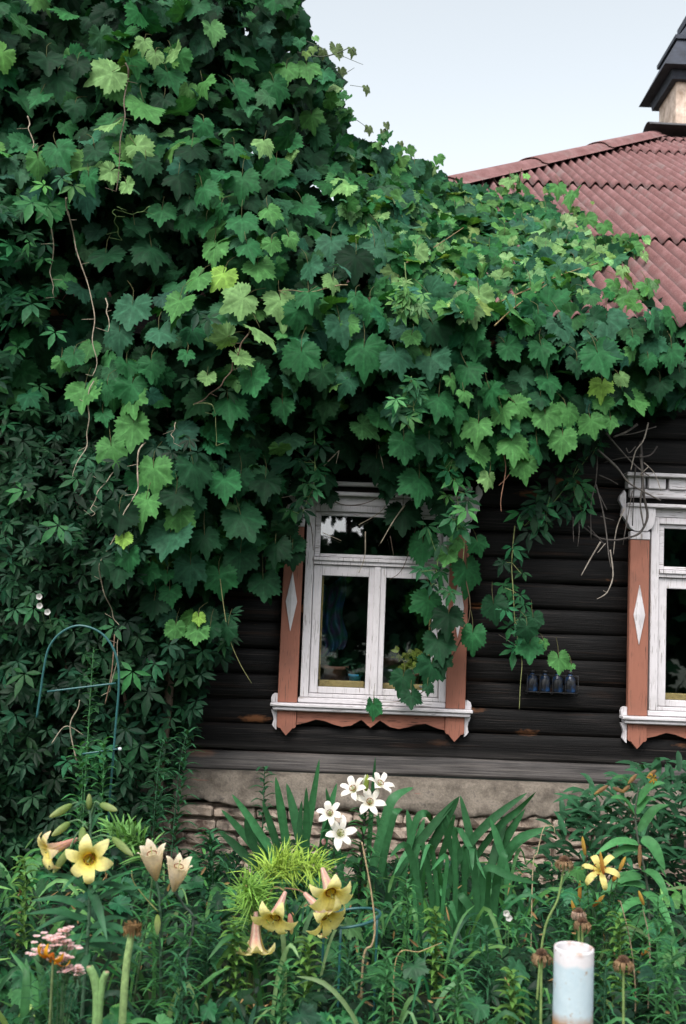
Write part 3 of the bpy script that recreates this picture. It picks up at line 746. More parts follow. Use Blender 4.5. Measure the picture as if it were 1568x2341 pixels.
HAND += crop(785, 78, .463, [(1085, 1450, 190, 20, 'u'), (1300, 1435, 210, 0, 'u'), (1265, 1600, 185, 20, 'm'), (1430, 1510, 80, 0, 'm'), (980, 1560, 140, 10, 'm'), (672, 1310, 150, 5, 'l'), (765, 1220, 125, -30, 'l'), (360, 1090, 135, -5, 'l'), (430, 1175, 130, 5, 'b', .5), (925, 1265, 140, 5, 'b', .6), (795, 1010, 130, 0, 'b'), (1060, 765, 90, 0, 'b', .4), (890, 750, 130, 0, 'b', .6), (820, 730, 90, 0, 'l', .6), (1330, 1070, 80, 0, 'l'),
    (1240, 1080, 120, -10, 'l'), (1340, 1245, 105, 0, 'b'), (1420, 1220, 110, 20, 'l', .6), (1510, 1260, 130, 20, 'b'), (1390, 1310, 120, -20, 'b'), (1180, 1285, 60, 0, 'l'), (550, 870, 95, 0, 'b'), (690, 880, 95, 10, 'b'), (350, 665, 110, 0, 'u'), (160, 645, 80, 0, 'b'), (180, 905, 90, 0, 'l', .3), (215, 1030, 220, 30, 'u', .4), (160, 1080, 190, 10, 'u'), (60, 1130, 190, 0, 'k'), (450, 1305, 220, 50, 'u', .65),
    (850, 1380, 170, 0, 'b', .75), (650, 1490, 125, 0, 'm'), (655, 1555, 140, 0, 'm'), (460, 1460, 190, 35, 'd', .3), (100, 1580, 210, 0, 'm'), (270, 1610, 170, 20, 'u'), (430, 1625, 190, 0, 'u'), (20, 1450, 135, 0, 'b'), (130, 1345, 140, 0, 'm'), (60, 1305, 90, 0, 'm'), (585, 1360, 130, -30, 'u'), (270, 1240, 90, 0, 'l'), (110, 980, 95, 0, 'b'), (330, 1500, 95, -20, 'b'),
    (1380, 1170, 70, 0, 'l'), (1440, 1060, 90, 40, 'b', .3), (1370, 1020, 80, 0, 'b'), (1290, 960, 90, 10, 'b'), (1200, 930, 110, 0, 'b'), (1120, 800, 120, 0, 'b', .6), (1060, 1010, 90, 0, 'u'), (900, 950, 110, 20, 'u'), (1000, 900, 120, 0, 'm'), (1140, 1150, 110, 0, 'l'), (1090, 1050, 100, -20, 'l'), (1000, 1100, 110, 0, 'b'), (720, 1080, 110, 0, 'm'), (960, 1400, 110, 0, 'm', .5), (930, 1330, 100, 0, 'm', .4), (1050, 1350, 220, 80, 'm', .7)])
WALLH = crop(589, 948, .3352, [(965, 210, 240, 5, 'm'), (690, 160, 210, 0, 'k'), (1160, 215, 200, 0, 'd'), (1100, 500, 260, 0, 'm'), (815, 340, 150, 0, 'd'), (905, 400, 150, 15, 'd'), (990, 700, 235, 0, 'k'), (1125, 915, 240, 0, 'm'), (1290, 970, 160, 0, 'b'), (1275, 760, 160, -15, 'd'), (1365, 880, 125, 0, 'b'), (1430, 1095, 260, 5, 'm'), (1165, 1300, 220, -5, 'm'), (1300, 1400, 230, 0, 'k'),
    (1235, 1575, 235, 10, 'd'), (1180, 1735, 215, -10, 'd'), (985, 1815, 180, -10, 'd'), (1045, 1935, 140, 0, 'd'), (790, 2000, 145, 0, 'm', .25), (1160, 1865, 85, 0, 'd'), (1465, 1520, 195, 0, 'm'), (1505, 890, 140, 20, 'm'), (205, 815, 170, 0, 'd'), (240, 960, 175, 5, 'k'), (60, 1160, 200, 10, 'd'), (120, 1020, 140, 10, 'm'), (1270, 1690, 150, 0, 'k'), (1180, 560, 160, 0, 'd'), (880, 540, 120, 0, 'k'), (490, 560, 130, 10, 'k')])
WALLH += [(705, 1080, 62, 0, 'k'), (745, 1100, 55, 10, 'd'), (690, 1120, 60, -5, 'k'), (895, 1110, 60, 0, 'k'), (935, 1085, 65, 5, 'd'), (985, 1110, 60, -10, 'd'), (1015, 1160, 62, 0, 'd'), (770, 1050, 70, 0, 'k'), (1020, 1075, 70, 10, 'm'), (655, 1190, 62, 0, 'd'), (665, 1250, 58, 5, 'd'), (1035, 1210, 60, 0, 'm'), (860, 1060, 70, 0, 'k'), (800, 1030, 75, 10, 'k')]
WALLH += crop(1046, 948, .3632, [(230, 1220, 175, 10, 'd'), (480, 1300, 130, 10, 'd'), (435, 1360, 130, 0, 'd'), (455, 1475, 165, 0, 'm'), (545, 1442, 68, 20, 'b'), (635, 1555, 145, 0, 'b'), (715, 1585, 50, 0, 'b', .6)])

def hand(acc, L, yfix=None, front=.10):
    for px, py, s, rot, ck, *sq in L:
        Y = depth(px, py) - front if yfix is None else yfix + random.uniform(-.07, .05)
        p = at(px, py, Y); th = rad(rot)
        tip = Vector((math.sin(th), random.gauss(-.1, .12), -math.cos(th)))
        nn = Vector((random.gauss(0, .3), -1, random.uniform(.05, .75)))
        if sq:
            side = tip.cross(nn).normalized(); k = sq[0] * 1.15
            nn = nn.normalized() * math.cos(k * 1.2) + side * math.sin(k * 1.2) * random.choice((-1, 1)) + Vector((0, 0, .45 * k))
        col = np.array(PAL[ck]) * random.uniform(.9, 1.1)
        sz = s * mpp(Y) * 1.06
        put(acc, random.choice(GL), p, nn, tip, sz, col)
        q = p - tip * sz * .16; tube(acc, [q, q - tip * sz * .3 + Vector((0, .02, .02)), q - tip * sz * .6 + Vector((random.gauss(0, .02), .10, .03))], .0018, .0016, (.10, .10, .045), 4, n=5)

STEMC = (.09, .06, .04); PALEC = (.30, .25, .18); GREENC = (.12, .2, .06)
def pxline(L, Y=None, off=-.05):
    return [at(x, y, (depth(x, y) + off) if Y is None else Y) for x, y in L]

# ---- main grape vine on the left
vine = thing('grape_vine', 'huge dark green grape vine climbing above the roof on the left, with broad toothed leaves', 'vine', (-1.3, -.3, 0))
a = Acc()
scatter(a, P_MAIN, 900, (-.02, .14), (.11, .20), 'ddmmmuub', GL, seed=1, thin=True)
scatter(a, P_MAIN, 1120, (.14, .36), (.13, .21), 'kkddd', GL, seed=2)  # deeper layers get darker tints: inner shade put into the leaf colour
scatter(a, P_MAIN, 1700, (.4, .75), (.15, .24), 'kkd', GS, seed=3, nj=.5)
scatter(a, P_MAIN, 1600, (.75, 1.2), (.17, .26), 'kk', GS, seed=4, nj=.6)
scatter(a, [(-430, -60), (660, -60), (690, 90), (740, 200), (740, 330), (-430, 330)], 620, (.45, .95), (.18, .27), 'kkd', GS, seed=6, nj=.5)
hand(a, [h for h in HAND if h[0] < 790])
a.build('foliage', M_LEAF, vine)
a = Acc()
for L, r0, c in [([(151, 455), (175, 560), (210, 700), (216, 860)], .0048, PALEC), ([(296, 146), (290, 230), (277, 330), (266, 440)], .0048, STEMC), ([(120, 500), (118, 620), (124, 680)], .004, PALEC), ([(242, 680), (250, 760)], .004, PALEC),
                 ([(575, 752), (540, 820), (500, 890), (440, 925)], .0045, (.16, .1, .07)), ([(212, 870), (200, 990), (165, 1100)], .004, PALEC), ([(325, 1010), (315, 1100), (290, 1165), (228, 1290), (258, 1400), (275, 1460), (250, 1580)], .0042, PALEC), ([(268, 1070), (215, 1140), (212, 1180)], .003, PALEC),
                 ([(440, 925), (490, 930), (495, 1020)], .003, (.25, .3, .12)), ([(790, 650), (720, 662), (640, 665)], .004, (.2, .15, .08)), ([(400, 965), (395, 1012)], .003, PALEC), ([(70, 265), (72, 340)], .004, PALEC), ([(260, 475), (268, 520), (275, 550)], .0025, GREENC), ([(340, 470), (300, 490), (262, 470)], .0025, GREENC)]:
    PL = pxline(L, off=-.10); PL = [p + Vector((random.gauss(0, .008), random.gauss(0, .012), 0)) for p in spline(PL, len(PL) * 3)]
    tube(a, PL, r0, r0 * .45, c, 5, jit=.5)
    for p in PL[2::3]:                                             # side twigs with a small leaf
        e = p + Vector((random.choice((-1, 1)) * random.uniform(.03, .07), -.02, random.uniform(-.03, .03))); tube(a, [p, e], r0 * .4, r0 * .25, c, 4, n=3)
for x in (-2.0, -1.5, -1.05):
    tube(a, [(x, -.25, 0), (x + .1, -.3, 1.2), (x - .05, -.25, 2.4), (x + .2, -.15, 3.6), (x + .3, 0, 4.6)], .03, .012, STEMC, 7, jit=.3)
a.build('stem', M_STEM, vine)

# ---- right part above the windows
v2 = thing('grape_vine', 'grape vine hanging as a thick leafy curtain from the eave above the two windows', 'vine', (1.1, -.3, 0))
a = Acc()
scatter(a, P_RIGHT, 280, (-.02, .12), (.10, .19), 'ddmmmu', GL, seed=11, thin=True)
scatter(a, P_RIGHT, 400, (.12, .32), (.13, .2), 'kkdd', GL, seed=12, thin=True)  # inner curtain layers tinted darker, shade painted into the leaves
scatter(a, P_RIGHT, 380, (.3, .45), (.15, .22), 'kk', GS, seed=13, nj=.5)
hand(a, [h for h in HAND if h[0] >= 790 and h[1] >= 700])
hand(a, WALLH, yfix=-.24)
a.build('foliage', M_LEAF, v2)
a = Acc()
for L, Y, r0, c in [([(1152, 1040), (1156, 1075), (1145, 1140), (1146, 1170)], -.5, .004, (.2, .1, .06)), ([(1180, 1055), (1160, 1090), (1140, 1110)], -.5, .003, (.2, .1, .06)), ([(865, 1018), (877, 1071)], -.3, .004, PALEC), ([(775, 1030), (768, 1060)], -.3, .003, PALEC), ([(835, 1215), (834, 1270), (820, 1310)], -.12, .004, PALEC), ([(925, 1155), (900, 1190), (870, 1242)], -.2, .005, PALEC),
                    ([(1040, 1250), (1075, 1380), (1050, 1470), (990, 1560), (930, 1600), (860, 1605)], -.2, .004, (.09, .06, .03)), ([(892, 1225), (900, 1272)], -.15, .003, STEMC), ([(600, 1130), (640, 1138), (690, 1128)], -.3, .003, PALEC), ([(688, 1160), (710, 1200), (716, 1258)], -.15, .004, STEMC), ([(740, 1135), (790, 1155), (850, 1145), (920, 1100)], -.13, .004, STEMC), ([(820, 1200), (870, 1170), (890, 1140)], -.12, .003, PALEC),
                    ([(1185, 1480), (1140, 1450)], -.1, .003, PALEC), ([(740, 1065), (775, 1030)], -.3, .004, PALEC), ([(738, 1218), (780, 1236)], -.12, .003, PALEC), ([(965, 1150), (925, 1290), (890, 1325)], -.10, .003, STEMC)]:
    tube(a, [at(x, y, Y) for x, y in L], r0, r0 * .5, c, 5, jit=.3)
a.build('stem', M_STEM, v2)

# ---- on the roof
v3 = thing('grape_vine', 'paler small leaved grape vine spreading over the red corrugated roof', 'vine', (1.2, 1.0, 3.9))
a = Acc()
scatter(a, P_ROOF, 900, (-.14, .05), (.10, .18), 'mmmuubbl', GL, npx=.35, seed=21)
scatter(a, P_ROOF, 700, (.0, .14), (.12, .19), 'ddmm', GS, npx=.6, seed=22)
scatter(a, P_ROOF, 320, (.2, .5), (.13, .2), 'kd', GS, npx=.9, seed=23)  # lowest layer tinted darkest, as painted shade
hand(a, [h for h in HAND if h[0] >= 790 and h[1] < 700], front=.14)
r = random.Random(44)
for (x0, y0, x1, y1, nl) in [(1150, 432, 1190, 400, 7), (1240, 480, 1275, 415, 6), (1290, 500, 1345, 470, 6), (1380, 560, 1490, 545, 9), (860, 340, 872, 300, 5), (905, 350, 925, 335, 4), (700, 130, 720, 90, 4), (775, 235, 805, 270, 6), (735, 170, 790, 215, 8), (1440, 580, 1465, 565, 4), (980, 385, 1000, 370, 4), (1340, 620, 1390, 590, 5), (1330, 690, 1400, 660, 5), (1440, 700, 1500, 640, 6)]:
    for i in range(nl):
        t_ = (i + .5) / nl; px = x0 + (x1 - x0) * t_ + r.gauss(0, 10); py = y0 + (y1 - y0) * t_ + r.gauss(0, 8)
        Y = depth(px, py) - .1
        put(a, r.choice(GL), at(px, py, Y), Vector((r.gauss(0, .4), -1, r.uniform(.1, .8))), Vector((r.gauss(0, .6), 0, -1)), r.uniform(.05, .12) * (1.25 - .6 * t_), rcol('bblm', r))
for (x, y, Y) in [(770, 118, .3), (805, 118, .3), (780, 165, .4), (845, 296, .7), (838, 205, .6), (740, 120, .3), (884, 288, 1.4), (876, 305, 1.4), (916, 332, 1.5)]:
    put(a, GL[int(x) % 32], at(x, y, Y), Vector((.7, -1, .2)), Vector((.2, 0, -1)), .075 if x != 770 else .13, (.10, .14, .06))
a.build('foliage', M_LEAF, v3)
for L, Y, r0 in [([(680, 120), (730, 130), (770, 122), (800, 110), (815, 125)], .3, .005), ([(775, 125), (810, 140), (830, 148)], .3, .0025), ([(735, 165), (780, 170), (810, 155)], .4, .003), ([(800, 265), (830, 285), (845, 300)], .7, .003), ([(870, 330), (878, 300), (884, 285)], 1.4, .004), ([(905, 345), (914, 330)], 1.5, .003), ([(800, 195), (830, 200), (845, 210)], .6, .002), ([(690, 90), (740, 112), (752, 130)], .3, .003)]:
    a = Acc(); tube(a, [at(x, y, Y) for x, y in L], r0, r0 * .5, (.07, .09, .06), 5); a.build('shoot', M_STEM, v3)
for L in [[(1120, 700), (1200, 665), (1280, 630), (1370, 600)], [(930, 600), (985, 570), (1060, 520)], [(1130, 745), (1180, 700), (1250, 650)], [(1185, 430), (1192, 385)]]:
    a = Acc(); tube(a, pxline(L, off=-.16), .005, .003, (.2, .14, .06), 5); a.build('shoot', M_STEM, v3)

# ------------------------------------------------------------------ Virginia creeper
def creeper_spray(a, pts, Y, size, keys, r, offy=0):
    for (px, py) in pts:
        YY = (depth(px, py) if Y is None else Y) + r.uniform(-.05, .03) + offy
        put(a, r.choice(CL), at(px, py, YY), Vector((r.gauss(0, .35), -1, r.uniform(.25, .9))), Vector((r.gauss(0, .45), r.uniform(-.5, 0), -1)), size * r.uniform(.75, 1.2) * mpp(YY), rcol(keys, r))
r = random.Random(5)
cr = thing('virginia_creeper', 'dark five-fingered creeper covering the lower left of the house wall down to the ground', 'creeper', (-1.8, -.4, 0))
P_CREEP = [(-430, 900), (200, 940), (260, 1050), (330, 1200), (380, 1420), (470, 1430), (530, 1400), (540, 1480), (470, 1560), (455, 1620), (430, 1680), (400, 1760), (380, 1830), (300, 1950), (-430, 2000)]
a = Acc()
def scatter_cl(acc, poly, n, offs, size, keys, seed):
    r = random.Random(seed); xs = [p[0] for p in poly]; ys = [p[1] for p in poly]; k = 0
    while k < n:
        px, py = r.uniform(min(xs), max(xs)), r.uniform(min(ys), max(ys))
        if not inpoly(px, py, poly): continue
        k += 1
        put(acc, r.choice(CL), surf(px, py, r.uniform(*offs)), Vector((r.gauss(0, .4), -.8, r.uniform(.3, 1.1))), Vector((r.gauss(0, .6), r.uniform(-.7, 0), -1)), r.uniform(*size), rcol(keys, r))
CPAL = 'kkddm'
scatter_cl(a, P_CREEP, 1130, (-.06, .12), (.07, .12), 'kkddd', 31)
scatter_cl(a, P_CREEP, 1200, (.1, .3), (.09, .13), 'kkd', 32)  # back layers in darker tints, shade put into the leaf colour
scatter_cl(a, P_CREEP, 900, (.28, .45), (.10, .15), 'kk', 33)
P_C2 = [(-110, 430), (130, 430), (150, 520), (110, 900), (-110, 900)]
scatter_cl(a, P_C2, 60, (-.12, .0), (.08, .12), 'ddm', 34)
creeper_spray(a, [(95, 425), (140, 410), (110, 480), (70, 470), (165, 430), (65, 560), (66, 700)], None, 52, 'mb', r, -.12)
creeper_spray(a, [(450, 720), (475, 735), (430, 1010), (455, 1040), (520, 900), (350, 1030), (390, 1040), (430, 870)], None, 46, 'dk', r, -.06)
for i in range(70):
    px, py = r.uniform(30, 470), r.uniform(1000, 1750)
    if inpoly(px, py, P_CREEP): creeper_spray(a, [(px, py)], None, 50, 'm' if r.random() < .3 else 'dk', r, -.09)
a.build('foliage', M_CREEP, cr)
a = Acc()
for x in (-2.3, -1.9, -1.5, -1.2): tube(a, [(x, -.3, 0), (x + .05, -.35, .8), (x - .1, -.4, 1.6), (x + .1, -.45, 2.4)], .012, .006, STEMC, 6, jit=.3)
tube(a, pxline([(175, 1740), (160, 1660), (178, 1620), (182, 1600)], off=-.2), .004, .003, PALEC, 5); tube(a, pxline([(118, 1700), (150, 1660), (190, 1680)], off=-.2), .003, .002, PALEC, 5)
tube(a, pxline([(262, 1450), (255, 1540), (240, 1610)], off=-.12), .003, .003, (.2, .12, .08), 5)
tube(a, pxline([(500, 1300), (520, 1440), (545, 1510), (575, 1562)], off=-.08), .0025, .002, (.2, .2, .08), 5)
a.build('stem', M_STEM, cr)

def strand(label, line, pts, Y, size, keys, seed, sc_=(.13, .2, .06)):
    r = random.Random(seed); root = at(*line[0], Y)
    th = thing('virginia_creeper', label, 'creeper', root, 'loose creeper strands')
    a = Acc(); creeper_spray(a, pts, Y, size, keys, r); a.build('foliage', M_CREEP, th)
    a = Acc(); tube(a, [at(x, y, Y + .01) for x, y in line], .0035, .002, sc_, 5, jit=.2)
    for p in pts[::2]:
        k = min(line, key=lambda q: (q[0] - p[0]) ** 2 + (q[1] - p[1]) ** 2)
        tube(a, [at(*k, Y), at(*p, Y - .02)], .0018, .0014, sc_, 4)
    a.build('stem', M_STEM, th)
c4 = lambda L: [(589 + x * .3352, 948 + y * .3352) for x, y in L]
c5 = lambda L: [(1046 + x * .3632, 948 + y * .3632) for x, y in L]
strand('creeper strand of dark green fingered leaves hanging over the upper left corner of the window', c4([(385, 60), (390, 330), (385, 470), (350, 560), (300, 680)]),
       c4([(200, 200), (250, 215), (390, 200), (430, 240), (280, 320), (300, 350), (400, 375), (410, 410), (330, 480), (380, 520), (310, 560), (290, 600), (240, 660), (320, 670), (400, 40), (420, 90)]), -.38, 46, 'mdm', 61)
strand('long creeper strand of bright fingered leaves hanging down right of the window', c4([(1320, 20), (1330, 300), (1350, 520), (1390, 700), (1410, 840), (1400, 1000)]),
       c4([(1320, 60), (1330, 200), (1290, 270), (1360, 330), (1250, 400), (1340, 460), (1420, 540), (1290, 560), (1350, 630), (1420, 670), (1370, 750), (1400, 790), (1290, 150), (1380, 130), (1300, 400), (1400, 440), (1330, 720), (1440, 600)]), -.42, 42, 'mmb', 62)
strand('short creeper spray in front of the right casement of the window', c4([(1230, 980), (1220, 1060), (1200, 1150)]), c4([(1110, 1070), (1150, 1070), (1215, 1100), (1250, 1090), (1180, 1170), (1290, 1210), (1160, 780), (1240, 900), (1310, 1230)]), -.30, 45, 'dmm', 63)
strand('creeper strand hanging against the bare timber wall and ending in a thin leafless tip', c5([(360, 700), (340, 930), (350, 1110), (360, 1300), (385, 1450), (405, 1560), (395, 1700), (388, 1855)]),
       c5([(350, 850), (390, 880), (310, 930), (280, 950), (400, 1000), (330, 1100), (400, 1150), (310, 1230), (380, 1290), (320, 1350), (400, 1370), (360, 1470), (350, 1500), (420, 1210), (300, 1090)]), -.2, 40, 'dmm', 64, (.2, .22, .08))
strand('fringe of dark creeper leaves under the vine between the two windows', c5([(900, 150), (720, 400), (560, 600), (420, 700)]),
       c5([(540, 610), (450, 760), (560, 690), (700, 600), (720, 400), (640, 640), (780, 610), (830, 180), (480, 640), (520, 740), (700, 430), (660, 560), (740, 520), (800, 480), (580, 520), (620, 450), (500, 560), (440, 600), (390, 640), (820, 560), (760, 450), (680, 330), (760, 300), (600, 380), (850, 250), (520, 480), (900, 200)]), -.22, 48, 'kddm', 65)
strand('tuft of lime green young creeper leaves at the eave above the window', [(925, 600), (930, 660), (935, 710)], [(922 + random.gauss(0, 14), 685 + random.gauss(0, 20)) for _ in range(18)], -.95, 36, 'bbl', 66)
strand('creeper strand dangling in the vine curtain straight above the window', [(940, 860), (945, 930), (935, 980)], [(940 + random.gauss(0, 16), 870 + i * 6) for i in range(16)], -.75, 38, 'mmb', 67)

# ---- dead stems at the right window
dv = thing('dead_vine', 'tangle of bare grey vine stems over the corner of the right window', 'dead vine', at(1460, 1230, -.12))
a = Acc(); g1, g2, g3 = (.10, .085, .075), (.28, .24, .2), (.055, .045, .04)
for L, Y, r0, c in [([(880, 220), (1000, 330), (1080, 430), (1200, 500), (1279, 540)], -.25, .009, g1), ([(1150, 170), (1160, 330), (1170, 500), (1195, 640), (1150, 740), (1090, 770)], -.16, .013, g3), ([(1090, 770), (990, 790), (880, 770), (770, 690)], -.15, .008, g3), ([(1200, 50), (1170, 160), (1120, 230), (1090, 350)], -.3, .006, g2), ([(920, 100), (1040, 240), (1130, 330), (1210, 390)], -.28, .007, g1),
                    ([(880, 250), (870, 420), (840, 560), (840, 780)], -.2, .005, g1), ([(870, 440), (910, 590), (935, 740), (950, 880), (965, 960)], -.2, .006, g1), ([(1050, 590), (1000, 720), (980, 880)], -.17, .005, g2), ([(960, 850), (978, 1000), (960, 1080), (930, 1130), (877, 1160)], -.17, .006, g2), ([(900, 800), (840, 900), (778, 1012)], -.2, .006, g2), ([(930, 810), (880, 870)], -.2, .004, g2), ([(1250, 75), (1100, 120), (1000, 130)], -.3, .004, g1),
                    ([(1130, 60), (1060, 110), (980, 140)], -.3, .01, g1), ([(1255, 200), (1200, 260), (1050, 270), (920, 300)], -.2, .006, g3), ([(890, 380), (960, 410), (1010, 440)], -.2, .004, g1), ([(880, 480), (940, 600)], -.2, .004, g1), ([(760, 640), (765, 740), (755, 830)], -.2, .004, g1), ([(725, 640), (730, 800)], -.2, .003, g1), ([(1100, 480), (1060, 700), (1040, 820)], -.15, .005, g1), ([(1120, 330), (1110, 460), (1100, 700)], -.15, .006, g3),
                    ([(1170, 300), (1240, 370), (1279, 480)], -.2, .004, g2), ([(940, 1120), (918, 1108)], -.17, .004, g2), ([(1060, 210), (1080, 240), (1120, 200)], -.3, .004, g1), ([(1200, 330), (1150, 380), (1230, 370)], -.25, .004, g2), ([(900, 640), (985, 665)], -.2, .003, g1), ([(820, 700), (900, 790), (930, 830)], -.18, .004, g3), ([(1150, 250), (1165, 420), (1150, 560), (1170, 700)], -.2, .009, g1)]:
    tube(a, [at(x, y, Y + random.uniform(-.02, .02)) for x, y in c5(L)], r0 * .8, r0 * .45, c, 6, jit=.4)
a.build('stem', M_STEM, dv)

# ------------------------------------------------------------------ things behind the glass
def pot(name, label, cat, px, py, Y, r_, h, mat, taper=.75, rim=True):
    p = at(px, py, Y); p.z = 1.0885
    th = thing(name, label, cat, p)
    m = MB(); pr = [(0.001, .0), (r_ * taper, .0), (r_ * (taper + (1 - taper) * .8), h * .82)]
    pr += ([(r_ * 1.06, h * .83), (r_ * 1.08, h), (r_ * .92, h), (r_ * .88, h * .86), (.001, h * .85)] if rim else [(r_, h), (r_ * .93, h), (r_ * .9, h * .6), (.001, h * .58)])
    m.lathe(pr, p); m.build('pot', mat, th); return th, p
th, p = pot('flower_pot', 'brown clay flower pot behind the left window pane', 'flower pot', 763, 1540, .2, .085, .125, M_TERRACUP)
a = Acc(); r = random.Random(8)
for i in range(26):
    d = Vector((r.gauss(0, 1), r.gauss(0, .6), r.uniform(.4, 1.6))).normalized(); L = r.uniform(.06, .16); q = p + Vector((0, 0, .11))
    ribbon(a, [q, q + d * L * .6, q + d * L + Vector((0, 0, -.02))], .03, rcol('dkm', r), n=6, prof='lance')
a.build('plant', M_HERB, th)
th, p = pot('plant_cup', 'small turquoise cup beside the clay pot behind the left pane', 'cup', 812, 1540, .1, .04, .085, M_BLUEPL)
a = Acc()
for i in range(14):
    d = Vector((r.gauss(0, 1), r.gauss(0, .6), r.uniform(.4, 1.6))).normalized(); q = p + Vector((0, 0, .07)); ribbon(a, [q, q + d * .06, q + d * .1], .018, rcol('dk', r), n=5, prof='lance')
a.build('plant', M_HERB, th)
th, p = pot('cooking_pot', 'grey metal pot holding a yellow green plant behind the right pane', 'pot', 893, 1545, .2, .075, .12, M_TIN, .97)
m = MB(); m.lathe([(.001, .0), (.045, 0), (.068, .04), (.07, .065), (.062, .066), (.001, .05)], p + Vector((-.005, 0, .122))); m.build('bowl', M_BROWNBOWL, th)
th, p = pot('flower_pot', 'dark flower pot with trailing yellow green leaves beside the metal pot', 'flower pot', 938, 1545, .2, .06, .10, M_TERRACUP)
a = Acc()
for i in range(70):
    q = p + Vector((r.gauss(-.01, .04), r.gauss(-.03, .03), r.uniform(.06, .24))); d = Vector((r.gauss(0, .6), r.gauss(0, .4), r.uniform(-1, .4))).normalized()
    ribbon(a, [q, q + d * .025, q + d * .05], .026, np.array([.42, .48, .09]) * r.uniform(.6, 1.2), n=5, prof='lance')
for i in range(12):
    d = Vector((r.gauss(0, .5), r.gauss(0, .3), 1)).normalized(); q = p + Vector((0, 0, .09)); ribbon(a, [q, q + d * .12, q + d * .22 + Vector((r.gauss(0, .03), 0, -.02))], .02, rcol('dm', r), n=6, prof='lance')
a.build('plant', M_HERB, th)
th, p = pot('bowl', 'small white bowl at the right end of the inner sill, behind vine leaves', 'bowl', 963, 1560, .07, .035, .035, M_WHITEPL, .7, False)
def cloth():
    a = Acc(); nx, nz = 30, 20; V = []; C = []
    cols = [np.array(c) for c in ((.06, .30, .28), (.14, .24, .55), (.07, .30, .20), (.24, .12, .36), (.10, .36, .40))]
    for i in range(nz):
        for j in range(nx):
            u, v = j / (nx - 1), i / (nz - 1)
            V.append((-.135 + u * .17 + .03 * (1 - v) * math.sin(v * 9), .30 + .025 * math.sin(u * 22 + v * 3), 1.28 + v * .46 - .03 * math.sin(u * 5)))
            k = (math.sin(u * 9 + v * 4) + math.sin(v * 13 - u * 5)) * .5; q = (k + 1) * 2; i0 = int(q) % 5; f = q - int(q)
            C.append(cols[i0] * (1 - f) + cols[(i0 + 1) % 5] * f)
    a.add(V, grid_tris(nz, nx), np.array(C)); o = a.build('curtain', M_PETAL)
    tag(o, 'blue and teal patterned curtain bunched behind the left window pane', 'curtain')
cloth()

# blue bottles in a wire rack on the wall
rk = at(1258, 1560, -.03)
rack = thing('wire_rack', 'small dark wire rack on the timber wall right of the window', 'rack', rk)
a = Acc(); wx0, wx1 = rk.x - .15, rk.x + .15
for zz in (rk.z + .045, rk.z - .055): tube(a, [(wx0, -.095, zz), (wx1, -.095, zz)], .003, .003, (.02, .02, .02), 5); tube(a, [(wx0, -.095, zz), (wx0, -.012, zz)], .003, .003, (.02, .02, .02), 5); tube(a, [(wx1, -.095, zz), (wx1, -.012, zz)], .003, .003, (.02, .02, .02), 5)
for i in range(5):
    x = wx0 + (wx1 - wx0) * i / 4; tube(a, [(x, -.096, rk.z + .05), (x, -.096, rk.z - .06), (x, -.012, rk.z - .06)], .0025, .0025, (.02, .02, .02), 5)
a.build('frame', M_WIRE, rack)
first = None
for i, lb_ in enumerate(('leftmost blue bottle in the wire rack on the timber wall', 'second bottle from the left in the wire rack, blue and grey', 'brightest blue bottle, third from the left in the wire rack', 'greyish bottle at the right end of the wire rack')):
    q = Vector((wx0 + .0375 + i * .075, -.052, rk.z - .055))
    th = thing('bottle', lb_, 'bottle', q, 'bottles in the wire rack')
    MB().lathe([(.001, 0), (.031, .002), (.033, .01), (.033, .07), (.028, .085), (.014, .098), (.013, .108), (.001, .109)], q, 18).build('body', M_BOTTLE, th)
    MB().lathe([(.001, .0), (.0145, .0), (.0145, .016), (.001, .0165)], q + Vector((0, 0, .1095)), 14).build('cap', M_WIRE, th)

# ------------------------------------------------------------------ garden hardware
def base_of(px, py, Y, lean=0.0):
    p = at(px, py, Y); return Vector((p.x - lean, Y, 0))
# hoop support on the left
hY = -1.02
hoop = thing('trellis_hoop', 'dark green arched plant hoop with cross bars standing before the creeper', 'plant support', base_of(190, 1800, hY))
a = Acc()
tube(a, [at(x, y, hY) for x, y in [(84, 1640), (93, 1580), (100, 1530), (112, 1480), (140, 1446), (180, 1430), (225, 1443), (255, 1475), (270, 1520), (271, 1580), (266, 1640), (258, 1740), (250, 1840), (246, 1950)]], .006, .006, (.02, .08, .08), 8, n=60)
a.build('arch', M_GREENTUBE, hoop)
for L in ([(108, 1581), (265, 1562)], [(185, 1724), (272, 1712)]):
    a = Acc(); tube(a, [at(x, y, hY - .01) for x, y in L], .005, .005, (.02, .08, .08), 8); a.build('cross_bar', M_GREENTUBE, hoop)
q = at(274, 1712, hY - .01); MB().lathe([(.001, -.008), (.009, -.006), (.009, .006), (.001, .008)], q, 10).build('end_cap', M_WHITEPL, hoop)
# ring support
rY = -2.35; rc = at(800, 2098, rY)
ring = thing('plant_ring', 'dark green ring support around the lily stems in the middle of the bed', 'plant support', (rc.x, rY, 0))
a = Acc(); rr_ = .112
tube(a, [(rc.x + rr_ * math.cos(t_), rY + rr_ * math.sin(t_), rc.z + .02 * math.cos(t_)) for t_ in np.linspace(0, 2 * math.pi, 25)], .0055, .0055, (.02, .09, .08), 8, n=60)
a.build('hoop', M_GREENTUBE, ring)
for t_ in (.4, 2.6, 4.4):
    a = Acc(); x, y = rc.x + rr_ * math.cos(t_), rY + rr_ * math.sin(t_)
    tube(a, [(x, y, rc.z), (x * .995, y, .0)], .005, .005, (.02, .09, .08), 6); a.build('leg', M_GREENTUBE, ring)
# second support, left of the lime tuft
rc2 = at(725, 2105, -2.0)
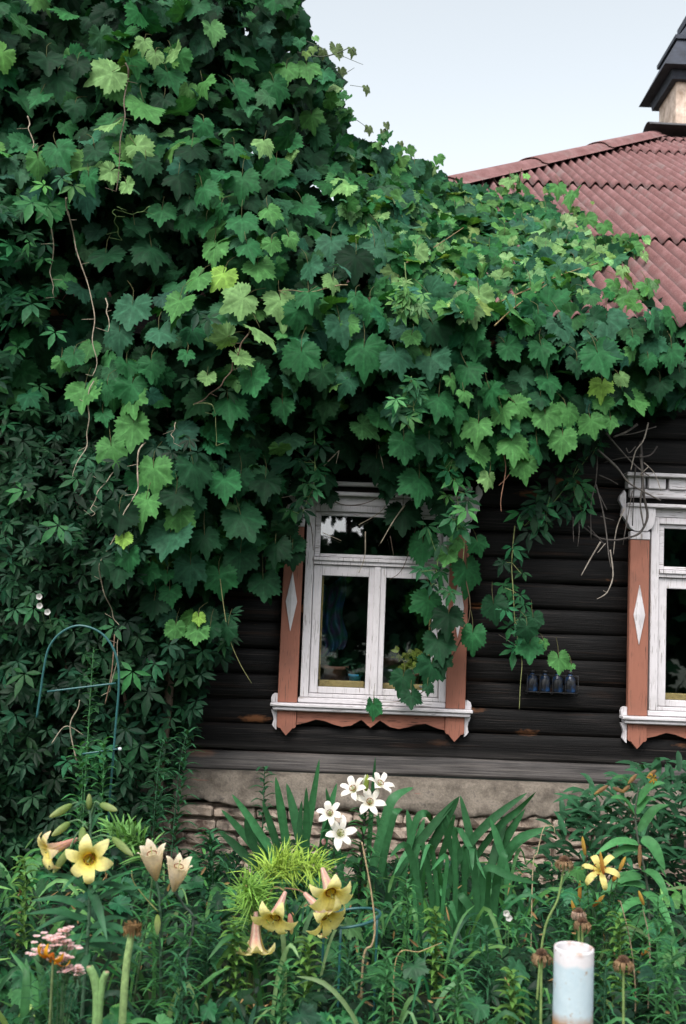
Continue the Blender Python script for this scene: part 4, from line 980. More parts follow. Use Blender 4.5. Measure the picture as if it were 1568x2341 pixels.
# pipe
pY = -3.62; pt = at(1312, 2165, pY)
pipe = thing('metal_pipe', 'short upright pale blue pipe with white rusty rim in the foreground', 'pipe', (pt.x, pY, 0))
pr_ = 43.5 * mpp(pY); PH = pt.z
m = MB(); hh = PH
m.lathe([(pr_, -.1), (pr_, .3), (pr_ * 1.003, hh - .006), (pr_ * .99, hh), (pr_ * .90, hh), (pr_ * .885, hh - .004), (pr_ * .88, hh - .25), (.001, hh - .26)], (pt.x, pY, 0), 48)
po = m.build('tube', M_PIPE, pipe)
# pipe material is written for a rim at z = .71
for v in po.data.vertices: v.co.z += .71 - hh
po.location.z = hh - .71
M_RUST = plain('rust', (.16, .08, .04), .9, .5, 40)
m = MB(); m.box(pt.x - .014, pt.x + .008, pY - pr_ * .6, pY - pr_ * .6 + .004, hh - .03, hh - .006, .001)
m.build('clip', M_RUST, pipe)

# ------------------------------------------------------------------ flowers
PROF = {
 'trumpet': ([0, .2, .42, .62, .76, .88, 1], [.006, .011, .016, .024, .042, .063, .072], [0, .035, .072, .104, .121, .118, .096], [.010, .014, .020, .036, .044, .031, .003]),
 'star': ([0, .2, .4, .6, .8, .92, 1], [.004, .013, .028, .044, .058, .066, .070], [0, .018, .034, .044, .047, .044, .038], [.008, .020, .029, .032, .024, .012, .001]),
 'recurved': ([0, .2, .4, .6, .8, .92, 1], [.004, .016, .034, .052, .064, .066, .062], [0, .016, .026, .026, .014, .0, -.010], [.006, .014, .021, .023, .018, .010, .001]),
 'cup': ([0, .2, .4, .6, .8, .92, 1], [.005, .015, .024, .030, .034, .039, .047], [0, .024, .05, .076, .098, .108, .112], [.012, .028, .042, .045, .033, .017, .002]),
}
def lily(parent, pos, axis, kind, scale, colf_out, colf_in, seed=0, anther=(.30, .10, .03), fil=(.6, .62, .3), twist=0, label=None):
    """six tepals (inner and outer skin) and six stamens"""
    r = random.Random(seed); tt, rr, hh, ww = PROF[kind]; ax = Vector(axis).normalized()
    ux = ax.cross(Vector((.2, .3, 1)) if abs(ax.z) < .9 else Vector((1, .2, 0))).normalized(); uy = ax.cross(ux)
    a = Acc(); nr, nc = 15, 7
    for k in range(6):
        ph = k * math.pi / 3 + twist; inner = k % 2
        sw = r.uniform(.9, 1.12); sr = r.uniform(.9, 1.15); sh = r.uniform(.93, 1.06); bend = r.gauss(0, .12)
        for side in (0, 1):
            V = []; C = []
            for i in range(nr):
                t_ = i / (nr - 1); R_ = float(np.interp(t_, tt, rr)); H = float(np.interp(t_, tt, hh)) * sh; W = float(np.interp(t_, tt, ww)) * sw * (1.12 if inner else .92)
                R_ = R_ * (1 + (sr - 1) * t_) * (.97 if inner else 1.03); off = (.0012 if side else 0)
                for j in range(nc):
                    s = j / (nc - 1) - .5; an = ph + bend * t_ * t_
                    # across the tepal: wrap round the tube when narrow, flat when open
                    wrap = max(R_, W * .42)
                    da = s * W / wrap
                    x = (math.cos(da) - 1) * wrap + R_ - off; y = math.sin(da) * wrap
                    ruf = .05 * W * math.sin(t_ * 14 + k) * (abs(s) * 2) ** 2 * t_
                    px_, py_ = x * math.cos(an) - y * math.sin(an), x * math.sin(an) + y * math.cos(an)
                    V.append(tuple(Vector(pos) + (ux * px_ + uy * py_ + ax * (H + ruf + off * .6)) * scale))
                    C.append((colf_in if side else colf_out)(t_, abs(s) * 2))
            a.add(V, grid_tris(nr, nc), np.array(C))
    fl = a.build('flower', M_PETAL, parent)
    if label: fl['label'] = label
    a = Acc(); hm = max(hh)
    for k in range(6):
        an = k * math.pi / 3 + .5; d = ux * math.cos(an) + uy * math.sin(an)
        e = Vector(pos) + (ax * hm * .82 + d * (.014 if kind != 'recurved' else .022)) * scale
        tube(a, [Vector(pos) + ax * .01 * scale, Vector(pos) + (ax * hm * .5 + d * .007) * scale, e], .0009 * scale, .0007 * scale, fil, 4)
        side = ax.cross(d); tube(a, [e - side * .006 * scale, e + side * .006 * scale], .0019 * scale, .0016 * scale, anther, 5)
    e = Vector(pos) + ax * hm * .98 * scale
    tube(a, [Vector(pos) + ax * .01 * scale, e], .0012 * scale, .0012 * scale, (.5, .6, .25), 5); tube(a, [e, e + ax * .004 * scale], .003 * scale, .0028 * scale, (.4, .4, .15), 6)
    a.build('stamen', M_PETAL, fl)
    return fl
def mixc(a_, b_, f): f = max(0, min(1, f)); return np.array(a_) * (1 - f) + np.array(b_) * f
yel_in = lambda t_, s: mixc((.86, .78, .10), (.92, .88, .50), (t_ - .5) * 2.6)
yel_out = lambda t_, s: mixc(mixc((.72, .40, .36), (.78, .66, .60), s * 1.3), (.90, .86, .48), (t_ - .5) * 3.2)
whi = lambda t_, s: mixc((.60, .64, .36), (.92, .90, .88), t_ * 3)
cream_in = lambda t_, s: mixc((.84, .66, .34), (.90, .82, .68), t_ * 1.6)
cream_out = lambda t_, s: mixc((.76, .64, .38), (.90, .82, .70), t_ * 1.8) * (.88 if s < .25 else 1)
asia = lambda t_, s: mixc((.66, .56, .10), (.84, .77, .34), t_ * 2)
def bud(parent, p0, p1, r_, c0, c1, label=None, ribs=3):
    a = Acc(); p0, p1 = Vector(p0), Vector(p1); d = (p1 - p0); L = d.length; d.normalize()
    ux = d.cross(Vector((.3, 1, .1))).normalized(); uy = d.cross(ux); V = []; C = []; nr, nc = 12, 12
    for i in range(nr):
        t_ = i / (nr - 1); R_ = r_ * (.22 + .78 * math.sin(math.pi * (.06 + .90 * t_) ** .9)) if 0 < i < nr - 1 else r_ * .12
        for j in range(nc):
            an = 2 * math.pi * j / nc; rr = R_ * (1 + .08 * math.cos(ribs * an))
            V.append(tuple(p0 + d * L * t_ + (ux * math.cos(an) + uy * math.sin(an)) * rr)); C.append(mixc(c0, c1, t_) * (1.06 if math.cos(ribs * an) > 0 else .93))
    a.add(V, grid_tris(nr, nc, True), np.array(C)); o = a.build('bud', M_PETAL, parent)
    if label: o['label'] = label
    return o
def stem_leaves(a, base, top, n, L, wd, col, r, z0=.15, droop=.4, up=.5, whorl=2.4, fade=.35, n_=7):
    base, top = Vector(base), Vector(top)
    for i in range(n):
        t_ = z0 + (1 - z0) * (i + r.random() * .6) / n; q = base.lerp(top, t_); an = i * whorl + r.uniform(-.4, .4)
        d = Vector((math.cos(an), math.sin(an), 0)); l = L * r.uniform(.75, 1.2) * (1 - fade * t_)
        u = up + r.uniform(-.2, .2)
        ribbon(a, [q, q + d * l * .5 + Vector((0, 0, u * l * .45)), q + d * l * (.95 + .1 * r.random()) + Vector((0, 0, (u - droop) * l))], wd * r.uniform(.8, 1.15), np.array(col) * r.uniform(.7, 1.3), nrm=Vector((d.x * -.2, d.y * -.2, 1)), n=n_, prof='lance', fold=.2)
DG = (.026, .095, .042); MG = (.042, .145, .048); LG = (.12, .255, .055); LIME = (.30, .44, .07)

# 1 left trumpet lily with pale green buds
Y = -2.75
base = base_of(203, 2000, Y); top = at(207, 1870, Y)
L1 = thing('lily', 'tall trumpet lily at far left with two yellow flowers and pale green buds', 'lily', base)
a = Acc(); tube(a, [base, at(203, 2100, Y), at(205, 1960, Y), top, at(203, 1850, Y)], .007, .004, (.05, .11, .06), 7)
BUDG0, BUDG1 = (.22, .34, .10), (.44, .50, .24)
buds = [((165, 1838), (113, 1868)), ((203, 1851), (204, 1815)), ((228, 1838), (268, 1853)), ((160, 1879), (118, 1911)), ((189, 1890), (188, 1940)), ((256, 1914), (304, 1957)), ((160, 1938), (121, 1996))]
hubs = {0: (200, 1850), 1: (203, 1860), 2: (206, 1868), 3: (202, 1895), 4: (205, 1885), 5: (206, 1920), 6: (200, 1905)}
for i, (p, q) in enumerate(buds):
    s = -.05 if i in (4, 5, 6) else .0
    P0, P1 = at(*p, Y + s), at(*q, Y + s - .02)
    tube(a, [at(*hubs[i], Y), at((hubs[i][0] + p[0]) / 2, min(hubs[i][1], p[1]) - 4, Y + s * .5), P0], .0032, .003, (.07, .15, .06), 6)
    bud(L1, P0, P1, .0125 if i != 1 else .0105, BUDG0, BUDG1, ribs=3)
tube(a, [at(206, 1930, Y), at(225, 1925, Y - .03), at(222, 1936, Y - .06)], .003, .003, (.07, .15, .06), 6)
tube(a, [at(205, 1915, Y), at(190, 1912, Y - .03), at(174, 1920, Y - .03)], .003, .003, (.07, .15, .06), 6)
a.build('stem', M_STEM, L1)
lily(L1, at(216, 1946, Y - .02), at(186, 1990, Y - .26) - at(216, 1946, Y - .02), 'trumpet', 1.08, yel_out, yel_in, 3, label='open yellow flower facing the front')
lily(L1, at(177, 1918, Y), at(126, 1940, Y - .05) - at(177, 1918, Y), 'trumpet', .95, lambda t_, s: mixc((.72, .42, .36), (.82, .72, .50), (t_ - .3) * 1.6), yel_in, 4, label='pinkish cream flower turned to the left')
a = Acc(); r = random.Random(12)
for (x0, y0, x1, y1, w_) in [(203, 2080, 70, 2060, .030), (203, 2070, 330, 2030, .030), (203, 2040, 100, 2000, .026), (203, 2100, 75, 2130, .032), (203, 2120, 320, 2150, .032), (203, 2050, 310, 1995, .026), (203, 2030, 245, 2150, .03), (203, 2060, 150, 2150, .03), (203, 2140, 110, 2190, .03), (203, 2130, 290, 2100, .028), (203, 2020, 330, 2060, .026),
                            (203, 1910, 176, 1965, .022), (206, 1880, 222, 1840, .016), (203, 1850, 168, 1846, .014), (206, 1900, 240, 1860, .018), (203, 2170, 100, 2230, .03), (203, 2160, 320, 2210, .03), (203, 2200, 240, 2290, .03), (203, 2180, 170, 2290, .03), (205, 1990, 262, 2010, .022), (203, 2000, 140, 2040, .022), (203, 2110, 60, 2090, .03), (203, 2150, 340, 2180, .03)]:
    yo = r.uniform(-.12, .08); p, q = at(x0, y0, Y), at(x1, y1, Y + yo); mid = p.lerp(q, .5) + Vector((0, 0, .02))
    ribbon(a, [p, mid, q], w_, np.array(DG) * r.uniform(.75, 1.4), nrm=Vector((r.gauss(0, .3), -.6, 1)), n=10, prof='lance', fold=.18)
a.build('foliage', M_HERB, L1)

# 2 cream lilies
Y = -2.55
base = base_of(390, 2000, Y, .0)
L2 = thing('lily', 'lily with two cream upright cup flowers left of the lime green foliage', 'lily', base)
a = Acc(); h1, h2 = at(357, 2012, Y), at(397, 2037, Y - .03)
tube(a, [base, at(367, 2160, Y), at(365, 2060, Y), h1], .006, .004, (.04, .09, .05), 7); tube(a, [base, at(440, 2130, Y), at(420, 2070, Y), h2], .005, .004, (.04, .06, .045), 7)
tube(a, [at(362, 2085, Y), at(330, 2050, Y), at(305, 2015, Y - .02), at(301, 1990, Y - .02)], .0025, .002, (.22, .22, .08), 5); a.build('stem', M_STEM, L2)
lily(L2, h1, at(346, 1945, Y - .035) - h1, 'cup', 1.15, cream_out, cream_in, 5, label='taller cream flower in profile')
lily(L2, h2, at(409, 1980, Y - .06) - h2, 'cup', 1.08, cream_out, cream_in, 8, label='lower cream flower tilted to the front')
bud(L2, at(360, 2090, Y - .05), at(360, 2137, Y - .06), .011, (.28, .38, .1), (.5, .54, .28))
a = Acc(); r = random.Random(13)
stem_leaves(a, base, at(368, 2060, Y), 46, .16, .012, MG, r, .25, .35, .4); stem_leaves(a, base, at(430, 2090, Y), 40, .14, .011, MG, r, .25, .35, .4)
a.build('foliage', M_HERB, L2)

# 3 lime tufted lilies with hanging trumpets
def rv2(r, s): return Vector((r.gauss(0, s), r.gauss(0, s), r.gauss(0, s)))
def tuft(a, line, n, L, wd, col, r, spread=1.0):
    Q = spline(line, 40)
    for i in range(n):
        t_ = r.random() ** .8; k = min(int(t_ * 39), 38); q = Q[k]; ax = (Q[k + 1] - Q[k]).normalized()
        an = r.uniform(0, 2 * math.pi); e1 = ax.cross(Vector((.1, 1, .2))).normalized(); e2 = ax.cross(e1); q = q + rv2(r, .012)
        d = (e1 * math.cos(an) + e2 * math.sin(an) + ax * r.uniform(-.2, 1.0) + Vector((0, 0, .45)) + rv2(r, .3)).normalized(); l = L * r.uniform(.6, 1.2)
        out = Vector((d.x, d.y, 0))
        ribbon(a, [q, q + d * l * .5, q + d * l * .85 + out * l * .18 - Vector((0, 0, l * r.uniform(-.05, .22)))], wd, np.array(col) * r.uniform(.6, 1.25), nrm=Vector((r.gauss(0, .3), -.5, 1)), n=8, prof='lance', fold=.15)
Y = -2.3
base = base_of(600, 2100, Y, .05)
L3 = thing('lily', 'arching lily with lime green needle leaves and five hanging yellow trumpets', 'lily', base)
arch = [at(600, 2100, Y), at(600, 2030, Y), at(620, 1990, Y), at(660, 1978, Y), at(700, 1982, Y - .02), at(735, 1990, Y - .04)]
arch2 = [at(580, 2110, Y - .1), at(560, 2050, Y - .1), at(570, 2030, Y - .12), at(585, 2060, Y - .13)]
arch3 = [at(600, 2080, Y), at(625, 2030, Y - .05), at(650, 2036, Y - .13)]
a = Acc(); tube(a, [base] + arch, .006, .003, (.10, .14, .04), 7); tube(a, [base] + arch2, .005, .003, (.10, .14, .04), 7); tube(a, arch3, .004, .003, (.2, .14, .06), 6); tube(a, [at(650, 2030, Y - .05), at(680, 2034, Y - .05), at(696, 2042, Y - .13)], .003, .003, (.25, .14, .08), 5)
tube(a, [at(735, 1990, Y - .04), at(737, 1986, Y - .13)], .003, .003, (.2, .14, .06), 5); a.build('stem', M_STEM, L3)
a = Acc(); r = random.Random(14)
tuft(a, arch[2:], 190, .105, .0046, LIME, r); tuft(a, arch[1:4], 140, .125, .005, LIME, r); tuft(a, arch2, 170, .11, .005, (.17, .33, .06), r); tuft(a, [at(530, 2060, Y), at(600, 2050, Y)], 70, .11, .006, (.14, .30, .06), r); tuft(a, [base, arch[1]], 90, .12, .01, (.07, .18, .05), r)
a.build('foliage', M_HERB, L3)
YT = Y - .14
def tr(p, q, dy, sc_, sd, lab): lily(L3, at(*p, YT), at(*q, YT + dy) - at(*p, YT), 'trumpet', sc_, yel_out, yel_in, sd, label=lab)
tr((737, 1986), (756, 2040), -.10, 1.2, 21, 'upper right trumpet with wide yellow mouth')
tr((696, 2042), (743, 2092), -.06, 1.2, 22, 'lower right trumpet pointing down to the right')
tr((652, 2040), (628, 2100), -.09, 1.12, 23, 'middle trumpet with a broad front petal')
tr((585, 2084), (584, 2155), -.02, 1.15, 24, 'lowest trumpet hanging straight down')
bud(L3, at(662, 2088, Y - .04), at(667, 2136, Y - .05), .0105, (.78, .34, .34), (.6, .56, .2), 'pink bud with a yellow tip')
# tuft by the left lily
Y = -2.45; base = base_of(310, 2000, Y)
L4 = thing('lily', 'lily with thin curling green leaves between the left yellow lily and the cream lilies', 'lily', base)
ar = [at(345, 2040, Y), at(340, 1960, Y), at(310, 1925, Y), at(262, 1905, Y)]
a = Acc(); tube(a, [base] + ar, .005, .003, (.07, .13, .05), 6); a.build('stem', M_STEM, L4)
a = Acc(); tuft(a, ar[1:], 110, .10, .009, (.12, .27, .07), random.Random(15)); stem_leaves(a, base, ar[1], 40, .14, .011, MG, random.Random(16), .2, .3, .3); a.build('foliage', M_HERB, L4)

# 4 white lilies
Y = -1.45
base = base_of(815, 2000, Y)
L5 = thing('lily', 'dark stemmed white lily with three star flowers and a green bud at its top', 'lily', base)
top = at(835, 1850, Y); r = random.Random(17)
a = Acc(); tube(a, [base, at(818, 2080, Y), at(826, 1960, Y), top, at(834, 1800, Y)], .007, .005, (.018, .015, .012), 7)
fl = [((812, 1812), (800, 1790), -.05, 1), ((862, 1802), (880, 1772), -.04, 2), ((845, 1840), (847, 1812), -.10, 3)]
for (p, q, dy, sd) in fl: tube(a, [top, at((p[0] + 835) / 2, p[1] + 14, Y), at(*p, Y - .02)], .003, .0025, (.04, .07, .03), 5)
a.build('stem', M_STEM, L5)
for (p, q, dy, sd), lab in zip(fl, ('flower on the left', 'flower on the right', 'lowest flower')): lily(L5, at(*p, Y - .02), at(*q, Y - .02 + dy) - at(*p, Y - .02), 'star', 1.0, whi, whi, 30 + sd, anther=(.35, .14, .05), label=lab)
bud(L5, at(836, 1810, Y - .03), at(840, 1770, Y - .03), .011, (.2, .3, .06), (.36, .44, .10)); bud(L5, at(830, 1800, Y), at(836, 1770, Y), .007, (.4, .5, .3), (.75, .76, .66))
a = Acc(); stem_leaves(a, base, top, 90, .13, .024, MG, r, .05, .35, .45); a.build('foliage', M_HERB, L5)
base = base_of(760, 2000, Y - .05)
L6 = thing('lily', 'shorter white lily with two star flowers left of the dark stemmed one', 'lily', base)
f1, f2 = at(755, 1865, Y - .07), at(776, 1910, Y - .09)
a = Acc(); tube(a, [base, at(762, 1980, Y - .05), at(764, 1900, Y - .05), f1], .005, .003, (.03, .06, .03), 7); tube(a, [at(763, 1935, Y - .05), f2], .003, .003, (.04, .08, .03), 5); tube(a, [at(762, 1960, Y - .05), at(740, 1930, Y - .06)], .002, .002, (.04, .08, .03), 5); a.build('stem', M_STEM, L6)
lily(L6, f1, at(750, 1838, Y - .17) - f1, 'star', .92, whi, whi, 41, anther=(.25, .08, .05), label='upper white flower'); lily(L6, f2, at(784, 1888, Y - .21) - f2, 'star', 1.08, whi, whi, 42, anther=(.3, .3, .1), twist=.4, label='lower white flower, wide open')
bud(L6, at(740, 1932, Y - .07), at(740, 1915, Y - .07), .010, (.6, .34, .34), (.75, .5, .5), 'small pink bud')
a = Acc(); stem_leaves(a, base, at(763, 1900, Y - .05), 60, .12, .020, MG, r, .05, .35, .45); a.build('foliage', M_HERB, L6)

# 5 yellow lily on the right, with upright orange buds
Y = -2.2
base = base_of(1365, 2100, Y)
L7 = thing('lily', 'yellow star lily on the right with upright orange buds on thin stems', 'lily', base)
a = Acc(); r = random.Random(18); OB0, OB1 = (.55, .20, .05), (.62, .44, .10)
hub = at(1362, 2030, Y); tube(a, [base, at(1360, 2130, Y), hub, at(1372, 1990, Y)], .005, .003, (.04, .09, .04), 7)
bl = [((1338, 1956), (1331, 1912)), ((1325, 2062), (1326, 2013)), ((1355, 2073), (1382, 2046)), ((1415, 1992), (1430, 1958)), ((1400, 2015), (1412, 1997)), ((1318, 2095), (1306, 2058)), ((1472, 2070), (1460, 2036)), ((1466, 2183), (1485, 2166)), ((1380, 2000), (1372, 1946))]
for i, (p, q) in enumerate(bl):
    s = r.uniform(-.05, .05) if i < 8 else -.09
    if i < 8: tube(a, [base.lerp(at(p[0], p[1], Y), .35), at(p[0] * .8 + 1360 * .2, p[1] + 60, Y), at(*p, Y + s)], .003, .0022, (.05, .1, .04), 5)
    bud(L7, at(*p, Y + s), at(*q, Y + s - .01), .0075, OB0 if i % 3 else (.5, .30, .08), OB1)
a.build('stem', M_STEM, L7)
lily(L7, at(1372, 1992, Y - .03), at(1362, 1960, Y - .12) - at(1372, 1992, Y - .03), 'recurved', 1.05, asia, asia, 51, anther=(.35, .10, .03), fil=(.6, .4, .1), label='open yellow flower')
a = Acc(); stem_leaves(a, base, hub, 60, .15, .017, MG, r, .05, .35, .5)
for (p, q) in bl[:8]: stem_leaves(a, base_of(p[0], p[1], Y + r.uniform(-.1, .1)), at(p[0], p[1] + 10, Y), 22, .13, .015, MG, r, .3, .3, .5)
a.build('foliage', M_HERB, L7)
# 6 big leaved lily at the right edge
Y = -1.9
base = base_of(1490, 2100, Y)
L8 = thing('lily', 'tall broad leaved lily at the right edge with brownish closed buds', 'lily', base)
a = Acc(); r = random.Random(19)
tube(a, [base, at(1482, 2050, Y), at(1460, 1930, Y), at(1452, 1860, Y), at(1460, 1800, Y)], .006, .003, (.06, .07, .05), 7); tube(a, [at(1452, 1862, Y), at(1420, 1835, Y), at(1390, 1810, Y)], .003, .0025, (.14, .12, .07), 5); a.build('stem', M_STEM, L8)
for (p, q) in [((1390, 1795), (1358, 1816)), ((1400, 1800), (1428, 1812)), ((1440, 1795), (1420, 1812)), ((1462, 1930), (1462, 1985)), ((1455, 1770), (1435, 1792)), ((1500, 1760), (1480, 1775))]: bud(L8, at(*p, Y - .04), at(*q, Y - .05), .0085, (.26, .16, .10), (.42, .26, .10))
a = Acc()
for (x0, y0, x1, y1, w_) in [(1452, 1865, 1395, 1825, .045), (1460, 1930, 1360, 1955, .04), (1465, 1945, 1385, 1975, .04), (1465, 2005, 1370, 2050, .05), (1475, 2030, 1378, 2035, .04), (1460, 1900, 1530, 1840, .04), (1465, 1920, 1520, 1990, .06), (1470, 1990, 1530, 2060, .05), (1455, 1860, 1500, 1830, .035), (1450, 1810, 1400, 1780, .03), (1470, 2040, 1540, 2130, .05), (1455, 1840, 1520, 1790, .04), (1475, 2060, 1400, 2110, .04), (1480, 2100, 1420, 2170, .04)]:
    p, q = at(x0, y0, Y), at(x1, y1, Y - r.uniform(0, .15)); ribbon(a, [p, p.lerp(q, .5) + Vector((0, 0, .03)), q], w_, np.array(MG) * r.uniform(.9, 1.5), nrm=Vector((r.gauss(0, .2), -.7, 1)), n=10, prof='lance', fold=.2)
a.build('foliage', M_HERB, L8)
bx = at(1490, 1780, Y - .1); lily(L8, bx, Vector((.2, -1, .1)), 'recurved', .34, lambda t_, s: mixc((.4, .3, .03), (.5, .3, .05), t_), lambda t_, s: mixc((.4, .3, .03), (.5, .2, .05), t_), 61, label='withered small orange flower')

# ---- irises
r = random.Random(20)
def iris(label, blades, Yc, spread=.12, gain=1.0):
    xs = sum(b_[0] for b_ in blades) / len(blades)
    th = thing('iris', label, 'iris', base_of(xs, 2000, Yc), 'iris clumps along the foundation'); a = Acc()
    for (x0, y0, x1, y1, w_, bend, *mid) in blades:
        Y0 = Yc + r.uniform(-spread, spread); b0 = at(x0, y0, Y0); b0 = Vector((b0.x, Y0, max(.0, b0.z)))
        foot = Vector((b0.x - (at(x1, y1, Y0).x - b0.x) * .12, Y0 + .03, 0)); tp = at(x1, y1, Y0 - r.uniform(-.05, .15))
        P = [foot, b0] + [at(m_[0], m_[1], Y0 - .04) for m_ in mid] + [tp]
        if not mid: md = b0.lerp(tp, .55) + Vector((bend, 0, .02)); P = [foot, b0, md, tp]
        c = np.array((.030, .112, .042)) * r.uniform(.55, 1.4) * gain
        ribbon(a, P, w_ * 1.25, c, nrm=Vector((r.gauss(0, .5), -1, .25)), n=16, prof='blade', fold=.1, col2=c * 1.15)
    a.build('foliage', M_HERB, th)
iris('iris clump of long upright dark blades left of the white lilies', [(690, 1990, 730, 1735, .030, .0), (660, 1980, 630, 1775, .036, .0), (700, 2000, 655, 1790, .04, .0), (700, 2000, 700, 1800, .028, .0), (640, 1990, 530, 1815, .034, .0), (620, 2000, 505, 1850, .032, .0), (610, 2000, 560, 1870, .036, -.02), (730, 2000, 770, 1790, .034, -.01), (600, 2010, 500, 1900, .035, .0), (680, 2000, 690, 1830, .034, 0), (650, 2000, 600, 1830, .034, 0), (640, 2010, 560, 1900, .04, .03, (590, 1905)), (720, 2000, 760, 1850, .034, .0), (780, 2000, 745, 1800, .03, 0)], -1.05)
iris('iris clump of broad curving blades right of the white lilies', [(850, 2000, 945, 1800, .042, .0, (885, 1860), (905, 1820)), (840, 1990, 858, 1730, .02, .0), (870, 2000, 920, 1850, .035, .0, (895, 1880), (905, 1855)), (880, 2010, 860, 1850, .03, .0), (900, 2010, 1050, 1820, .036, .0), (960, 2000, 1050, 1820, .04, .0), (940, 2000, 970, 1870, .03, .0), (950, 2000, 930, 1850, .034, 0), (920, 2010, 985, 1880, .03, 0, (950, 1880), (975, 1860))], -1.0)
iris('iris clump of long pale green blades in the middle of the bed, tallest two crossing', [(1090, 2000, 1052, 1818, .030, .0), (1030, 2000, 1205, 1812, .034, .0, (1080, 1920), (1140, 1860)), (1060, 2010, 1225, 1810, .03, .0, (1130, 1900), (1180, 1855)), (1120, 2000, 1160, 1860, .034, .0), (1110, 2010, 1200, 1850, .035, .0), (1140, 2000, 1260, 1890, .03, .0, (1180, 1920)), (1130, 2020, 1240, 1900, .03, 0, (1180, 1930)), (1040, 1990, 1010, 1880, .034, 0), (1000, 2000, 1040, 1860, .03, 0), (1060, 2000, 1020, 1860, .03, 0), (1160, 2010, 1120, 1870, .03, 0)], -1.15)
iris('iris clump of short bent over blades in front of the taller irises', [(960, 2060, 890, 1960, .024, 0, (930, 1935)), (950, 2060, 900, 2000, .022, 0, (935, 1950)), (990, 2080, 935, 2020, .024, 0, (965, 1930)), (1000, 2060, 960, 1990, .022, 0, (985, 1930)), (1010, 2080, 985, 1990, .022, 0, (1020, 1960)), (1040, 2080, 1110, 2010, .024, 0, (1040, 1900), (1075, 1940)), (1060, 2060, 1075, 1990, .022, 0, (1065, 1935)), (1090, 2080, 1080, 1990, .026, 0, (1078, 1940)), (1100, 2060, 1230, 2020, .026, 0, (1110, 1985), (1170, 2005)), (1050, 2060, 1095, 2140, .028, 0, (1055, 2050), (1080, 2085)), (1030, 2100, 1045, 2110, .024, 0, (1030, 2065)), (1110, 2070, 1115, 1980, .032, 0), (1130, 2070, 1140, 1980, .03, 0), (1130, 2060, 1160, 1950, .03, 0, (1150, 1960)), (1010, 2060, 1000, 1970, .03, 0), (960, 2080, 970, 1980, .026, 0), (1000, 2090, 1010, 2050, .02, 0, (1005, 2030))], -1.7, .1, 1.5)

# ---- peony bush on the right
Y = -.75
pe = thing('peony_bush', 'dark leafy peony bush against the foundation at the right', 'bush', base_of(1400, 1950, Y))
a = Acc(); r = random.Random(23); P_P = [(1270, 1870), (1300, 1840), (1340, 1800), (1400, 1790), (1450, 1760), (1530, 1750), (1640, 1760), (1640, 1990), (1250, 1990)]
k = 0
while k < 420:
    px, py = r.uniform(1240, 1640), r.uniform(1750, 2000)
    if not inpoly(px, py, P_P): continue
    k += 1; q = at(px, py, Y + r.uniform(-.3, .15)); an = r.uniform(0, 2 * math.pi); d = Vector((math.cos(an) - .3, math.sin(an) * .6 - .3, r.uniform(-.1, .8))).normalized(); l = r.uniform(.09, .16)
    ribbon(a, [q, q + d * l * .5 + Vector((0, 0, .01)), q + d * l - Vector((0, 0, .02))], r.uniform(.025, .04), np.array(DG) * r.uniform(.6, 1.25), nrm=Vector((r.gauss(0, .3), -.5, 1)), n=7, prof='lance', fold=.15)
a.build('foliage', M_HERB, pe)
a = Acc()
for i in range(14): tube(a, [(pe.location.x + r.gauss(0, .1), Y + r.gauss(0, .06), 0), at(r.uniform(1290, 1600), r.uniform(1800, 1900), Y)], .005, .003, (.06, .08, .04), 5)
a.build('stem', M_STEM, pe)

# ---- seed heads
def seedhead(label, px, py, Y, rad_, base, stemc, seed, petc=(.36, .24, .14), mid=None):
    r = random.Random(seed); p = at(px, py, Y); th = thing('coneflower', label, 'dead flower', base, 'withered seed heads')
    a = Acc(); tube(a, [base] + (mid or [Vector(base).lerp(p, .5)]) + [p - Vector((0, 0, rad_ * .3))], .0048, .0038, stemc, 6); a.build('stem', M_STEM, th)
    a = Acc()
    for i in range(150):                                             # bristly dome
        u = (i + .5) / 150; an = i * 2.4; el = math.acos(1 - u * .85); d = Vector((math.sin(el) * math.cos(an), math.sin(el) * math.sin(an), math.cos(el)))
        tube(a, [p + d * rad_ * .45, p + d * rad_ * r.uniform(.72, .86)], rad_ * .085, rad_ * .025, np.array((.10, .05, .025)) * r.uniform(.6, 1.5), 4, n=3)
    tube(a, [p - Vector((0, 0, rad_ * .35)), p + Vector((0, 0, rad_ * .5))], rad_ * .62, rad_ * .3, (.07, .035, .02), 10); hd_ = a.build('seed_head', M_STEM, th)
    a = Acc()
    for i in range(22):
        an = i * 2 * math.pi / 22 + r.gauss(0, .1); d = Vector((math.cos(an), math.sin(an), 0)); q = p + d * rad_ * .62; l = rad_ * r.uniform(.9, 1.5)
        ribbon(a, [q, q + d * l * .35 - Vector((0, 0, l * .3)), q + d * l * .25 - Vector((0, 0, l))], rad_ * .34, np.array(petc) * r.uniform(.6, 1.3), nrm=d, n=7, prof='lance', fold=.5, wave=.4)
    a.build('petal', M_PETAL, hd_)
g0 = (.16, .24, .07)
seedhead('withered seed head on a long green stalk, highest of those on the right', 1290, 1968, -2.55, .026, Vector((at(1235, 2200, -2.55).x - .02, -2.55, 0)), g0, 71, mid=[at(1240, 2150, -2.55), at(1275, 2055, -2.55)])
seedhead('withered seed head just behind the pale blue pipe', 1331, 2108, -2.9, .022, base_of(1340, 2200, -2.9), g0, 72)
seedhead('pale crumpled flower head directly above the pipe, behind the other', 1323, 2085, -2.8, .020, base_of(1330, 2200, -2.8), g0, 73, (.5, .36, .28))
seedhead('withered seed head low beside the left side of the pipe', 1238, 2182, -3.0, .024, base_of(1240, 2250, -3.0), g0, 74)
seedhead('withered seed head low at the right of the pipe, near the corner', 1425, 2198, -3.1, .024, base_of(1430, 2300, -3.1), g0, 75)
